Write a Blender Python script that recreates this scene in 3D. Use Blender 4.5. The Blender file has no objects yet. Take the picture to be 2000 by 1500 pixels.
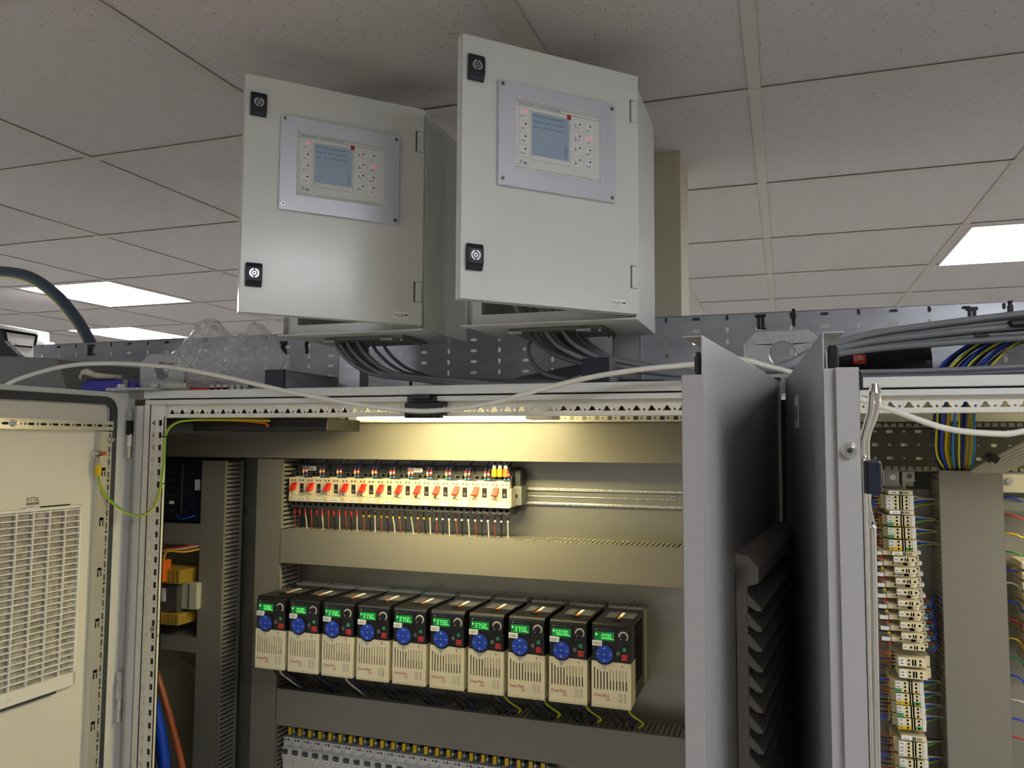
import bpy, bmesh, math, random
from mathutils import Vector, Matrix, geometry
random.seed(7)
PI = math.pi
scene = bpy.context.scene
C = scene.collection

# ------------------------------------------------------------------ camera
def cam_axes(yaw, pitch, roll):
    f = Vector((-math.sin(yaw)*math.cos(pitch), math.cos(yaw)*math.cos(pitch), math.sin(pitch)))
    r = Vector((math.cos(yaw), math.sin(yaw), 0)); u = r.cross(f)
    r2 = r*math.cos(roll)+u*math.sin(roll); u2 = -r*math.sin(roll)+u*math.cos(roll)
    return r2, u2, f
cd = bpy.data.cameras.new('camera'); cam = bpy.data.objects.new('camera', cd); C.objects.link(cam)
r_, u_, f_ = cam_axes(0.3293, 0.0716, 0.0054)
M = Matrix.Identity(4)
for i in range(3):
    M[i][0] = r_[i]; M[i][1] = u_[i]; M[i][2] = -f_[i]
M.translation = Vector((0, -1.302, 2.0))
cam.matrix_world = M
cd.sensor_fit = 'HORIZONTAL'; cd.sensor_width = 36; cd.lens = 1554.63/2000*36
cd.clip_start = 0.02
scene.camera = cam
# ------------------------------------------------------------------ world, exposure
w = bpy.data.worlds.new('world'); scene.world = w; w.use_nodes = True
w.node_tree.nodes['Background'].inputs[0].default_value = (.6, .65, .7, 1)
w.node_tree.nodes['Background'].inputs[1].default_value = 0.05
vs = scene.view_settings
vs.view_transform = 'Standard'; vs.look = 'None'; vs.gamma = 1; vs.use_curve_mapping = False
vs.exposure = 0.5
PANEL = 16.5      # brightness of the ceiling panels
TUBE = 76.0      # brightness of the lamps inside the enclosures

# ------------------------------------------------------------------ materials
def lin(c):
    out = []
    for v in c[:3]:
        v /= 255.0
        out.append(v/12.92 if v <= .04045 else ((v+.055)/1.055)**2.4)
    return tuple(out)+(1,)
MAT = {}
def mat(name, col, rough=.5, metal=0, bump=None, var=None, emit=0, trans=0, ior=1.45, alpha=1, coat=0, aniso=None, spec=.5):
    m = bpy.data.materials.new(name); m.use_nodes = True
    nt = m.node_tree; b = nt.nodes['Principled BSDF']
    b.inputs['Base Color'].default_value = lin(col)
    b.inputs['Roughness'].default_value = rough; b.inputs['Metallic'].default_value = metal
    b.inputs['IOR'].default_value = ior; b.inputs['Transmission Weight'].default_value = trans
    b.inputs['Coat Weight'].default_value = coat
    b.inputs['Specular IOR Level'].default_value = spec
    if emit:
        b.inputs['Emission Color'].default_value = lin(col); b.inputs['Emission Strength'].default_value = emit
    if bump or var:
        tc = nt.nodes.new('ShaderNodeTexCoord')
    if var:   # (scale, second colour, stretch)
        mp = nt.nodes.new('ShaderNodeMapping'); mp.inputs['Scale'].default_value = var[2]
        n = nt.nodes.new('ShaderNodeTexNoise'); n.inputs['Scale'].default_value = var[0]; n.inputs['Detail'].default_value = 5
        rp = nt.nodes.new('ShaderNodeValToRGB'); rp.color_ramp.elements[0].position = .35; rp.color_ramp.elements[1].position = .65
        rp.color_ramp.elements[0].color = lin(col); rp.color_ramp.elements[1].color = lin(var[1])
        nt.links.new(tc.outputs['Object'], mp.inputs['Vector']); nt.links.new(mp.outputs[0], n.inputs['Vector'])
        nt.links.new(n.outputs['Fac'], rp.inputs[0]); nt.links.new(rp.outputs[0], b.inputs['Base Color'])
        if metal:
            mr = nt.nodes.new('ShaderNodeMapRange'); mr.inputs[3].default_value = rough-.1; mr.inputs[4].default_value = rough+.12
            nt.links.new(n.outputs['Fac'], mr.inputs[0]); nt.links.new(mr.outputs[0], b.inputs['Roughness'])
    if bump:  # (scale, strength, distance)
        n = nt.nodes.new('ShaderNodeTexNoise'); n.inputs['Scale'].default_value = bump[0]; n.inputs['Detail'].default_value = 3
        bp = nt.nodes.new('ShaderNodeBump'); bp.inputs['Strength'].default_value = bump[1]; bp.inputs['Distance'].default_value = bump[2]
        nt.links.new(tc.outputs['Object'], n.inputs['Vector'])
        nt.links.new(n.outputs['Fac'], bp.inputs['Height']); nt.links.new(bp.outputs[0], b.inputs['Normal'])
    MAT[name] = m
    return m
OP = (900, .25, .0006)   # orange-peel powder coat
mat('box_paint', (224, 226, 223), .215, bump=(230, .10, .0004), spec=.45)
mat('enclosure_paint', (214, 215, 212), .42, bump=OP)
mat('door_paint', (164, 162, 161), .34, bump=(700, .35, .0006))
mat('door_inner', (224, 221, 210), .45, bump=OP)
mat('frame_beige', (224, 221, 210), .45)
mat('duct_grey', (124, 121, 114), .40)
mat('duct_side', (140, 137, 128), .5)
mat('plate_zinc', (152, 151, 142), .3, .6, var=(5, (142, 141, 134), (1, 1, 3)), bump=(300, .12, .0004))
mat('zinc', (180, 183, 186), .3, .55, var=(14, (150, 155, 160), (1, 1, 2.5)))
mat('tray_zinc', (184, 188, 194), .3, .35, var=(7, (158, 162, 169), (1, 1, 3)), bump=(6, .25, .004))
mat('bright_zinc', (206, 208, 210), .25, .6, var=(160, (182, 185, 188), (1, 1, 1)))
mat('chrome', (226, 224, 220), .1, 1.0)
mat('steel', (196, 196, 196), .25, 1.0)
mat('rail_zinc', (206, 205, 196), .3, .5)
mat('gasket', (58, 62, 68), .55)  # also used for dark backings that stand in for shade behind slots
mat('black', (22, 23, 27), .38)
mat('black_matte', (18, 18, 21), .6)
mat('hole', (6, 6, 7), .9, spec=.1)
mat('latch_black', (26, 31, 46), .42)
mat('bezel', (212, 214, 226), .35, .25, bump=(1200, .15, .0003))
mat('faceplate', (226, 228, 224), .5)
mat('key_white', (236, 236, 240), .45)
mat('lcd', (142, 158, 176), .2, emit=.10)
mat('ink_blue', (40, 55, 120), .5); mat('ink_black', (25, 25, 30), .6); mat('ink_grey', (110, 112, 115), .6)
mat('ink_red', (178, 38, 34), .5); mat('ink_green', (60, 150, 80), .5)
mat('led_red', (250, 60, 60), .4, emit=1.0)
mat('white_plastic', (232, 231, 226), .45); mat('label_white', (240, 240, 238), .55)
mat('drive_white', (222, 215, 188), .42)
mat('drive_black', (24, 24, 27), .3); mat('drive_fin', (196, 194, 176), .45, .1)
mat('drive_lcd', (16, 96, 46), .3, emit=.45); mat('drive_digit', (110, 240, 120), .4, emit=.75)
mat('drive_blue', (28, 72, 196), .4); mat('drive_blue_line', (16, 30, 90), .5)
mat('button_green', (28, 120, 84), .4); mat('button_red', (200, 62, 58), .4); mat('button_grey', (96, 100, 100), .4)
mat('beige', (226, 214, 178), .45); mat('beige_dark', (196, 186, 154), .5)
mat('rocker_red', (214, 50, 34), .35); mat('rocker_black', (40, 34, 34), .35)
mat('contactor_black', (52, 54, 56), .45)
mat('mcb_white', (206, 208, 208), .45); mat('mcb_toggle', (66, 72, 84), .4); mat('mcb_dark', (80, 80, 88), .5)
mat('yellow', (222, 186, 24), .45); mat('orange', (226, 110, 34), .5)
mat('wire_navy', (28, 30, 90), .4); mat('wire_blue', (20, 70, 200), .38); mat('wire_lightblue', (60, 130, 200), .4)
mat('wire_brown', (132, 66, 34), .4); mat('wire_black', (24, 24, 26), .4); mat('wire_white', (200, 198, 184), .4)
mat('wire_red', (190, 36, 40), .4); mat('wire_green', (40, 140, 70), .4)
mat('cable_grey', (124, 127, 131), .4); mat('cable_dark', (84, 88, 96), .38); mat('cable_beige', (176, 170, 150), .42)
mat('cable_white', (226, 224, 214), .4)
mat('tie_black', (20, 20, 22), .45); mat('cable_bluebig', (18, 66, 190), .32); mat('cable_brownbig', (142, 76, 42), .34)
mat('speaker_cloth', (22, 23, 32), .8, bump=(1500, .5, .0005)); mat('logo_red', (226, 58, 44), .45)
mat('tool_blue', (56, 56, 158), .4); mat('rope', (206, 198, 178), .9, bump=(300, 1, .002))
mat('transformer_iron', (86, 86, 84), .5, .3); mat('transformer_yellow', (160, 132, 52), .45)
mat('copper', (206, 122, 74), .3, .9)
mat('column_paint', (196, 190, 166), .6); mat('wall_paint', (238, 236, 230), .8)
mat('floor_vinyl', (222, 218, 210), .5, var=(3, (214, 211, 204), (1, 1, 1)))
mat('ac_white', (226, 224, 216), .5)
mat('tbar', (196, 191, 182), .5); mat('dark_grey_metal', (116, 119, 117), .5); mat('punched_dark', (78, 78, 72), .5)
mat('filter_felt', (186, 180, 172), .95, var=(70, (142, 136, 128), (1, 1, 1)))
mat('louvre_grey', (150, 146, 140), .5)
mat('conduit', (66, 80, 96), .4)
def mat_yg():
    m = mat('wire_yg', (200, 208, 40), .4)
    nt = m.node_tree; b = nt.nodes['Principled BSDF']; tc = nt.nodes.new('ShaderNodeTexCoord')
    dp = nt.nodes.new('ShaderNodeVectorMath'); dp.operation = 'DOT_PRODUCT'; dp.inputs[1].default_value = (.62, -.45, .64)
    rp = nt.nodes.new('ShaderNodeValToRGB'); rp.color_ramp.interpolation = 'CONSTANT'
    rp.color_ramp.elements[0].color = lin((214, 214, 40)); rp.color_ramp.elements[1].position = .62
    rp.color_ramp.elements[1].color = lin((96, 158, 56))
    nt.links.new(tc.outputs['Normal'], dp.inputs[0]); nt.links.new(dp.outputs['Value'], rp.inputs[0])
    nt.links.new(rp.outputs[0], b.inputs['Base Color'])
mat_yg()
def mat_bag():
    m = bpy.data.materials.new('clear_film'); m.use_nodes = True; nt = m.node_tree; nt.nodes.clear()
    o = nt.nodes.new('ShaderNodeOutputMaterial'); mx = nt.nodes.new('ShaderNodeMixShader')
    t = nt.nodes.new('ShaderNodeBsdfTransparent'); g = nt.nodes.new('ShaderNodeBsdfGlossy'); d = nt.nodes.new('ShaderNodeBsdfDiffuse')
    t.inputs[0].default_value = (.97, .97, .98, 1); g.inputs['Roughness'].default_value = .12; g.inputs[0].default_value = (1, 1, 1, 1)
    d.inputs[0].default_value = (.92, .93, .96, 1)
    m2 = nt.nodes.new('ShaderNodeMixShader'); m2.inputs[0].default_value = .5
    lw = nt.nodes.new('ShaderNodeLayerWeight'); lw.inputs[0].default_value = .35
    mr = nt.nodes.new('ShaderNodeMapRange'); mr.inputs[3].default_value = .10; mr.inputs[4].default_value = .85
    tc = nt.nodes.new('ShaderNodeTexCoord'); n = nt.nodes.new('ShaderNodeTexNoise'); n.inputs['Scale'].default_value = 28; n.inputs['Detail'].default_value = 4
    n.inputs['Distortion'].default_value = 1.5
    bp = nt.nodes.new('ShaderNodeBump'); bp.inputs['Strength'].default_value = 1.0; bp.inputs['Distance'].default_value = .02
    L = nt.links.new
    L(tc.outputs['Object'], n.inputs['Vector']); L(n.outputs['Fac'], bp.inputs['Height'])
    L(bp.outputs[0], g.inputs['Normal']); L(bp.outputs[0], lw.inputs['Normal'])
    L(g.outputs[0], m2.inputs[1]); L(d.outputs[0], m2.inputs[2])
    L(lw.outputs['Facing'], mr.inputs[0]); L(mr.outputs[0], mx.inputs[0])
    L(t.outputs[0], mx.inputs[1]); L(m2.outputs[0], mx.inputs[2]); L(mx.outputs[0], o.inputs[0])
    MAT['clear_film'] = m
mat_bag()
def mat_tile():
    m = mat('ceiling_tile', (206, 200, 199), .95)
    nt = m.node_tree; b = nt.nodes['Principled BSDF']; L = nt.links.new
    b.inputs['Specular IOR Level'].default_value = .1
    tc = nt.nodes.new('ShaderNodeTexCoord')
    nz = nt.nodes.new('ShaderNodeTexNoise'); nz.inputs['Scale'].default_value = 60
    ad = nt.nodes.new('ShaderNodeMixRGB'); ad.blend_type = 'ADD'; ad.inputs[0].default_value = .006
    L(tc.outputs['Object'], nz.inputs['Vector']); L(tc.outputs['Object'], ad.inputs[1]); L(nz.outputs['Color'], ad.inputs[2])
    v = nt.nodes.new('ShaderNodeTexVoronoi'); v.inputs['Scale'].default_value = 150; v.inputs['Randomness'].default_value = 1
    L(ad.outputs[0], v.inputs['Vector'])
    sp = nt.nodes.new('ShaderNodeSeparateColor'); L(v.outputs['Color'], sp.inputs[0])
    th = nt.nodes.new('ShaderNodeMath'); th.operation = 'MULTIPLY'; th.inputs[1].default_value = .27; L(sp.outputs[0], th.inputs[0])
    lt = nt.nodes.new('ShaderNodeMath'); lt.operation = 'LESS_THAN'; L(v.outputs['Distance'], lt.inputs[0]); L(th.outputs[0], lt.inputs[1])
    g2 = nt.nodes.new('ShaderNodeMath'); g2.operation = 'GREATER_THAN'; g2.inputs[1].default_value = .5; L(sp.outputs[1], g2.inputs[0])
    ml = nt.nodes.new('ShaderNodeMath'); ml.operation = 'MULTIPLY'; L(lt.outputs[0], ml.inputs[0]); L(g2.outputs[0], ml.inputs[1])
    mx = nt.nodes.new('ShaderNodeMixRGB'); mx.inputs[1].default_value = lin((206, 200, 199)); mx.inputs[2].default_value = lin((136, 128, 124))  # pits get a darker colour for the shade inside them
    L(ml.outputs[0], mx.inputs[0]); L(mx.outputs[0], b.inputs['Base Color'])
    n2 = nt.nodes.new('ShaderNodeTexNoise'); n2.inputs['Scale'].default_value = 350; L(tc.outputs['Object'], n2.inputs['Vector'])
    sb = nt.nodes.new('ShaderNodeMath'); sb.operation = 'SUBTRACT'; L(n2.outputs['Fac'], sb.inputs[0]); L(ml.outputs[0], sb.inputs[1])
    bp = nt.nodes.new('ShaderNodeBump'); bp.inputs['Strength'].default_value = .5; bp.inputs['Distance'].default_value = .0012
    L(sb.outputs[0], bp.inputs['Height']); L(bp.outputs[0], b.inputs['Normal'])
mat_tile()
mat('panel_glow', (247, 249, 255), .5, emit=PANEL)
mat('tube_glow', (255, 236, 168), .5, emit=TUBE)

# ------------------------------------------------------------------ mesh builder
_txt = {}
def text_mesh(s, shear=0):
    k = (s, shear)
    if k not in _txt:
        cu = bpy.data.curves.new('t', 'FONT'); cu.body = s; cu.size = 1; cu.shear = shear; cu.resolution_u = 2
        o = bpy.data.objects.new('t', cu); C.objects.link(o)
        me = bpy.data.meshes.new_from_object(o.evaluated_get(bpy.context.evaluated_depsgraph_get()))
        vs_ = [v.co.copy() for v in me.vertices]; fs = [tuple(p.vertices) for p in me.polygons]
        bpy.data.objects.remove(o); bpy.data.curves.remove(cu); bpy.data.meshes.remove(me)
        if vs_:
            x0 = min(v.x for v in vs_); x1 = max(v.x for v in vs_); y0 = min(v.y for v in vs_); y1 = max(v.y for v in vs_)
        else: x0 = y0 = 0; x1 = y1 = 1
        _txt[k] = ([(v.x-x0, v.y-y0) for v in vs_], fs, x1-x0, y1-y0)
    return _txt[k]
def catmull(pts, n=6):
    P = [Vector(p) for p in pts]
    if len(P) < 3 or n < 2: return P
    P = [P[0]*2-P[1]]+P+[P[-1]*2-P[-2]]
    out = []
    for i in range(1, len(P)-2):
        a, b, c, d = P[i-1:i+3]
        for k in range(n):
            t = k/n
            out.append(.5*((2*b)+(c-a)*t+(2*a-5*b+4*c-d)*t*t+(3*b-a-3*c+d)*t**3))
    out.append(P[-2]); return out
class MB:
    def __init__(s, M=None):
        s.v = []; s.f = []; s.mi = []; s.sm = []; s.mats = []; s.M = M or Matrix.Identity(4)
    def _m(s, m):
        if m not in s.mats: s.mats.append(m)
        return s.mats.index(m)
    def add(s, vs_, fs, m, smooth=False):
        b = len(s.v); s.v += [s.M @ Vector(v) for v in vs_]; k = s._m(m)
        for f in fs: s.f.append(tuple(b+i for i in f)); s.mi.append(k); s.sm.append(smooth)
        return s
    def box(s, x0, x1, y0, y1, z0, z1, m):
        return s.add([(x, y, z) for x in (x0, x1) for y in (y0, y1) for z in (z0, z1)],
                     [(0, 1, 3, 2), (4, 6, 7, 5), (0, 4, 5, 1), (2, 3, 7, 6), (0, 2, 6, 4), (1, 5, 7, 3)], m)
    def prism(s, outer, holes, plane, a, b, m):
        def P(p, t):
            if plane == 'xz': return (p[0], t, p[1])
            if plane == 'yz': return (t, p[0], p[1])
            return (p[0], p[1], t)
        loops = [outer]+list(holes)
        tris = geometry.tessellate_polygon([[Vector((p[0], p[1], 0)) for p in l] for l in loops]) if (holes or len(outer) > 4) else [tuple(range(len(outer)))]
        if not holes and len(outer) > 4: tris = [tuple(range(len(outer)))]
        flat = [p for l in loops for p in l]; n = len(flat)
        vs_ = [P(p, a) for p in flat]+[P(p, b) for p in flat]
        fs = [tuple(t) for t in tris]+[tuple(n+i for i in reversed(t)) for t in tris]
        o = 0
        for l in loops:
            k = len(l)
            for i in range(k): j = (i+1) % k; fs.append((o+i, o+j, n+o+j, n+o+i))
            o += k
        return s.add(vs_, fs, m)
    def tube(s, pts, r, m, seg=8, n=6, cap=True, r2=None):
        P = catmull(pts, n)
        if isinstance(pts[0], Vector) and n < 2: P = list(pts)
        up = Vector((0, 0, 1)); vs_ = []; fs = []
        prev = None
        for i, p in enumerate(P):
            t = (P[min(i+1, len(P)-1)]-P[max(i-1, 0)])
            if t.length < 1e-9: t = Vector((0, 0, 1))
            t.normalize()
            if prev is None:
                a = t.orthogonal().normalized()
            else:
                a = prev-t*prev.dot(t)
                a = a.normalized() if a.length > 1e-6 else t.orthogonal().normalized()
            prev = a; b = t.cross(a)
            rr = r if r2 is None else r+(r2-r)*i/(len(P)-1)
            for k in range(seg):
                an = 2*PI*k/seg; vs_.append(p+(a*math.cos(an)+b*math.sin(an))*rr)
        for i in range(len(P)-1):
            for k in range(seg):
                k2 = (k+1) % seg
                fs.append((i*seg+k, i*seg+k2, (i+1)*seg+k2, (i+1)*seg+k))
        s.add(vs_, fs, m, True)
        if cap:
            s.add(vs_[:seg], [tuple(reversed(range(seg)))], m); s.add(vs_[-seg:], [tuple(range(seg))], m)
        return s
    def cyl(s, c, d, r, h, m, seg=20, r2=None, smooth=True):
        c = Vector(c); d = Vector(d).normalized(); a = d.orthogonal().normalized(); b = d.cross(a)
        r2 = r if r2 is None else r2
        A = [c+(a*math.cos(2*PI*k/seg)+b*math.sin(2*PI*k/seg))*r for k in range(seg)]
        B = [c+d*h+(a*math.cos(2*PI*k/seg)+b*math.sin(2*PI*k/seg))*r2 for k in range(seg)]
        s.add(A+B, [(k, (k+1) % seg, seg+(k+1) % seg, seg+k) for k in range(seg)], m, smooth)
        s.add(A, [tuple(reversed(range(seg)))], m); s.add(B, [tuple(range(seg))], m)
        return s
    def text(s, t, o, R, U, h, m, wd=None, shear=0):
        vs_, fs, W, H = text_mesh(t, shear)
        if not vs_: return s
        k = h/.72; kx = k if wd is None else wd/W
        o = Vector(o); R = Vector(R); U = Vector(U)
        return s.add([o+R*(x*kx)+U*(y*k if wd is None or True else y) for x, y in vs_], fs, m)
    def build(s, name, parent=None, origin=None, bevel=0, seg=2):
        me = bpy.data.meshes.new(name)
        vs_ = s.v
        if parent is None:
            if origin is None:
                xs = [v.x for v in vs_]; ys = [v.y for v in vs_]; zs = [v.z for v in vs_]
                origin = ((min(xs)+max(xs))/2, (min(ys)+max(ys))/2, min(zs))
        else:
            p = parent
            while p.parent: p = p.parent
            if origin is None: origin = tuple(p.location) if p.get('world_parts') else (0, 0, 0)
        O = Vector(origin)
        me.from_pydata([tuple(v-O) for v in vs_], [], s.f)
        for m in s.mats: me.materials.append(MAT[m])
        me.polygons.foreach_set('material_index', s.mi); me.polygons.foreach_set('use_smooth', s.sm)
        bm = bmesh.new(); bm.from_mesh(me); bmesh.ops.recalc_face_normals(bm, faces=bm.faces); bm.to_mesh(me); bm.free()
        me.update()
        ob = bpy.data.objects.new(name, me); C.objects.link(ob)
        if parent is None: ob.location = O
        else: ob.parent = parent
        if bevel:
            b = ob.modifiers.new('bevel', 'BEVEL'); b.width = bevel; b.segments = seg; b.limit_method = 'ANGLE'; b.angle_limit = .7
            b.harden_normals = False
        return ob
def tag(o, label=None, cat=None, group=None, kind=None):
    if label: o['label'] = label
    if cat: o['category'] = cat
    if group: o['group'] = group
    if kind: o['kind'] = kind
    return o
def thing(name, label, cat, loc=(0, 0, 0), rz=0, group=None, world=False):
    o = bpy.data.objects.new(name, None); C.objects.link(o); o.empty_display_size = .05
    o.location = loc; o.rotation_euler = (0, 0, rz)
    if world: o['world_parts'] = True      # parts are written in world coordinates
    return tag(o, label, cat, group)
def copy_tree(o, parent=None):
    c = o.copy(); C.objects.link(c)
    if parent is not None: c.parent = parent
    for ch in [x for x in C.objects if x.parent == o]: copy_tree(ch, c)
    return c
def rect(x0, x1, z0, z1): return [(x0, z0), (x1, z0), (x1, z1), (x0, z1)]
def slot(cx, cz, w_, h_, n=4):
    r = min(w_, h_)/2; out = []
    if w_ >= h_: cs = [((cx+w_/2-r, cz), -90), ((cx-w_/2+r, cz), 90)]
    else: cs = [((cx, cz+h_/2-r), 0), ((cx, cz-h_/2+r), 180)]
    for (x, z), a0 in cs:
        for k in range(n+1):
            a = math.radians(a0+180*k/n); out.append((x+r*math.cos(a), z+r*math.sin(a)))
    return out
def circ(cx, cz, r, n=10): return [(cx+r*math.cos(2*PI*k/n), cz+r*math.sin(2*PI*k/n)) for k in range(n)]
ORD = ['first', 'second', 'third', 'fourth', 'fifth', 'sixth', 'seventh', 'eighth', 'ninth', 'tenth', 'eleventh', 'twelfth', 'thirteenth',
       'fourteenth', 'fifteenth', 'sixteenth', 'seventeenth', 'eighteenth', 'nineteenth', 'twentieth', 'twenty-first', 'twenty-second', 'twenty-third', 'twenty-fourth', 'twenty-fifth', 'twenty-sixth', 'twenty-seventh', 'twenty-eighth']

# ================================================================== SETTING
ZC = 2.69
X0, X1, Y0, Y1 = -7.5, 5.0, -4.5, 6.5
def struct(name, mb, bevel=0):
    o = mb.build(name, bevel=bevel); o['kind'] = 'structure'; return o
struct('floor', MB().box(X0, X1, Y0, Y1, -.1, 0, 'floor_vinyl'))
struct('wall_left', MB().box(X0-.1, X0, Y0, Y1, 0, ZC+.2, 'wall_paint'))
struct('wall_right', MB().box(X1, X1+.1, Y0, Y1, 0, ZC+.2, 'wall_paint'))
struct('wall_back', MB().box(X0, X1, Y1, Y1+.1, 0, ZC+.2, 'wall_paint'))
struct('wall_front', MB().box(X0, X1, Y0-.1, Y0, 0, ZC+.2, 'wall_paint'))
# one room lit by panels; tiles lie just above the flanges of the grid
LIGHTS = [(-3.318, -2.791, 1.384, 1.913), (-4.308, -3.796, 2.54, 3.06), (.575, 1.15, 1.53, 2.12),
          (.575, 1.15, -1.51, -.935), (-2.19, -1.63, -2.55, -2.0), (2.97, 3.54, -1.51, -.935), (2.97, 3.54, 1.53, 2.12), (-4.9, -4.4, -.95, -.4), (-6.5, -6.0, 1.4, 1.95), (-1.0, -.45, 4.2, 4.75)]  # after the first on this line: unseen panels added to brighten the room
cm = MB()
def tiles(xa, xb, ya, yb):
    rects = [(xa, xb, ya, yb)]
    for l in LIGHTS:
        new = []
        for r in rects:
            a, b, c, d = r
            if l[0] >= b or l[1] <= a or l[2] >= d or l[3] <= c: new.append(r); continue
            A, B, Cc, D = max(a, l[0]), min(b, l[1]), max(c, l[2]), min(d, l[3])
            if A > a: new.append((a, A, c, d))
            if B < b: new.append((B, b, c, d))
            if Cc > c: new.append((A, B, c, Cc))
            if D < d: new.append((A, B, D, d))
        rects = new
    for a, b, c, d in rects: cm.box(a, b, c, d, ZC+.0012, ZC+.02, 'ceiling_tile')
tiles(X0, -.412, Y0, Y1); tiles(-.412, X1, Y0, Y1)
struct('ceiling', cm)
def bar(mb, x0, x1, y0, y1):
    mb.box(x0, x1, y0, y1, ZC-.002, ZC-.0005, 'tbar')
    if x1-x0 > y1-y0: c = (y0+y1)/2; mb.box(x0, x1, c-.001, c+.001, ZC-.001, ZC+.004, 'tbar')
    else: c = (x0+x1)/2; mb.box(c-.001, c+.001, y0, y1, ZC-.001, ZC+.004, 'tbar')
def grid(name, xs, ys, xa, xb):
    mb = MB()
    def cut(a, b, spans):
        segs = [(a, b)]
        for s0, s1 in spans:
            n = []
            for p, q in segs:
                if s1 <= p or s0 >= q: n.append((p, q)); continue
                if s0 > p: n.append((p, s0))
                if s1 < q: n.append((s1, q))
            segs = n
        return segs
    for x in xs:
        for a, b in cut(Y0, Y1, [(l[2], l[3]) for l in LIGHTS if l[0] < x+.004 and l[1] > x-.004]): bar(mb, x-.012, x+.012, a, b)
    for y in ys:
        for a, b in cut(xa, xb, [(l[0], l[1]) for l in LIGHTS if l[2] < y+.004 and l[3] > y-.004]):
            mb.box(a, b, y-.012, y+.012, ZC-.0024, ZC-.0009, 'tbar'); mb.box(a, b, y-.001, y+.001, ZC-.002, ZC+.004, 'tbar')
    return struct(name, mb)
grid('trim_1', [-.424]+[-1.02-.588*k for k in range(11)], [.18+.594*k for k in range(-7, 11)], X0, -.412)
grid('trim_2', [-.400, -.043]+[.553+.6*k for k in range(8)], [.288+.6045*k for k in range(-7, 11)], -.412, X1)
# boxed column that runs up to the ceiling behind the right control box
st = MB().box(-.50, -.2225, .578, .738, 0, ZC+.002, 'column_paint'); struct('wall_column', st, .002)
LL = ['square glowing ceiling panel lamp nearest the curved grey conduit', 'far small glowing ceiling panel lamp seen above the galvanised tray at left',
      'glowing ceiling panel lamp at the right edge above the cable tray', 'glowing ceiling panel lamp above the photographer to the right', 'added unseen ceiling panel lamp behind the photographer to the left', 'added unseen ceiling panel lamp in front of the right enclosure, far to the right', 'added unseen ceiling panel lamp beyond the tray, far to the right', 'added unseen ceiling panel lamp left of the open left door', 'added unseen ceiling panel lamp far left beyond the wall unit', 'added unseen ceiling panel lamp at the back of the room behind the column']
for i, (a, b, c, d) in enumerate(LIGHTS):
    t = thing('ceiling_light', LL[i], 'ceiling light', ((a+b)/2, (c+d)/2, ZC-.003), group='ceiling panel lamps', world=True)
    m = MB(); e = .006
    m.box(a, b, c, c+e, ZC-.003, ZC+.012, 'white_plastic').box(a, b, d-e, d, ZC-.003, ZC+.012, 'white_plastic')
    m.box(a, a+e, c+e, d-e, ZC-.003, ZC+.012, 'white_plastic').box(b-e, b, c+e, d-e, ZC-.003, ZC+.012, 'white_plastic')
    m.box(a, b, c, d, ZC+.012, ZC+.02, 'white_plastic')
    m.build('frame', t)
    MB().box(a+e, b-e, c+e, d-e, ZC-.001, ZC+.004, 'panel_glow').build('diffuser', t)

# ================================================================== MAIN ENCLOSURE (left / middle)
def hump(cx, z0, s=1):   # hump shaped punching of the frame profile
    w_, h_ = .0125*s, .0085*s
    pts = [(-.5, 0), (.5, 0), (.5, .25), (.3, .4), (.24, .7), (.12, .95), (-.12, .95), (-.24, .7), (-.3, .4), (-.5, .25)]
    return [(cx+p[0]*w_, z0+p[1]*h_) for p in pts]
def punched_top(mb, x0, x1, y, z0, z1, t=.0015, m='frame_beige'):
    n = int((x1-x0)/.025); 
    for i in range(n):
        a = x0+i*.025; b = a+.025
        mb.prism(rect(a, b, z0, z1), [hump(a+.008, z0+.0065), circ(a+.0205, z0+.0085, .0019, 8)], 'xz', y, y+t, m)
    if x0+n*.025 < x1: mb.box(x0+n*.025, x1, y, y+t, z0, z1, m)
def punched_post(mb, x0, xm, x1, y, z0, z1, m='frame_beige', t=.0015):
    n = int((z1-z0)/.025)
    for i in range(n):
        a = z1-(i+1)*.025; b = a+.025
        if b < 1.22:
            continue
        h = [(x0+.012-(q[1]-(0))*1.0, a+.013+q[0]) for q in hump(0, 0)]
        mb.prism(rect(x0, xm, a, b), [h, circ(x0+.0085, a+.0015+.002, .0016, 6)], 'xz', y, y+t, m)
        mb.prism(rect(xm, x1, a, b), [rect(xm+.0045, xm+.0125, a+.007, a+.019), circ(xm+.0095, a+.0028, .0015, 6)], 'xz', y, y+t, m)
    mb.box(x0, x1, y, y+t, .14, 1.22, m)
ENC = 'light grey steel electrical enclosure with doors open and rows of drives and breakers inside'
enc = thing('electrical_enclosure', ENC, 'electrical enclosure', (-.62, .25, 0), world=True)
ZT, XL, XR, DEP = 2.0985, -1.2435, -.006, .5
# roof
m = MB(); m.box(XL+.004, XR, -.006, DEP, 2.0825, ZT, 'enclosure_paint'); m.build('roof_panel', enc, bevel=.0015)
m = MB()
m.box(XL+.006, XR, -.003, .02, 2.0705, 2.0795, 'enclosure_paint')
m.box(XL+.006, XR, .01, .06, 2.0795, 2.0825, 'gasket')
punched_top(m, XL+.03, XR, .010, 2.0450, 2.0705)
m.box(XL+.006, XL+.052, .0025, .0115, 2.045, 2.0705, 'frame_beige')
m.box(XL+.006, XR, .010, .034, 2.0438, 2.0452, 'frame_beige')
m.build('top_rail', enc, bevel=.0006)
m = MB()
for i in range(48):
    a = -1.20+.025*i
    if a > -.035: break
    m.prism(rect(a, a+.025, 2.0385, 2.060), [rect(a+.004, a+.013, 2.0415, 2.0485), circ(a+.0195, 2.0450, .0022, 8)], 'xz', .206, .2075, 'frame_beige')
m.box(-1.2, -.02, .2075, .23, 2.0385, 2.040, 'frame_beige')
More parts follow.
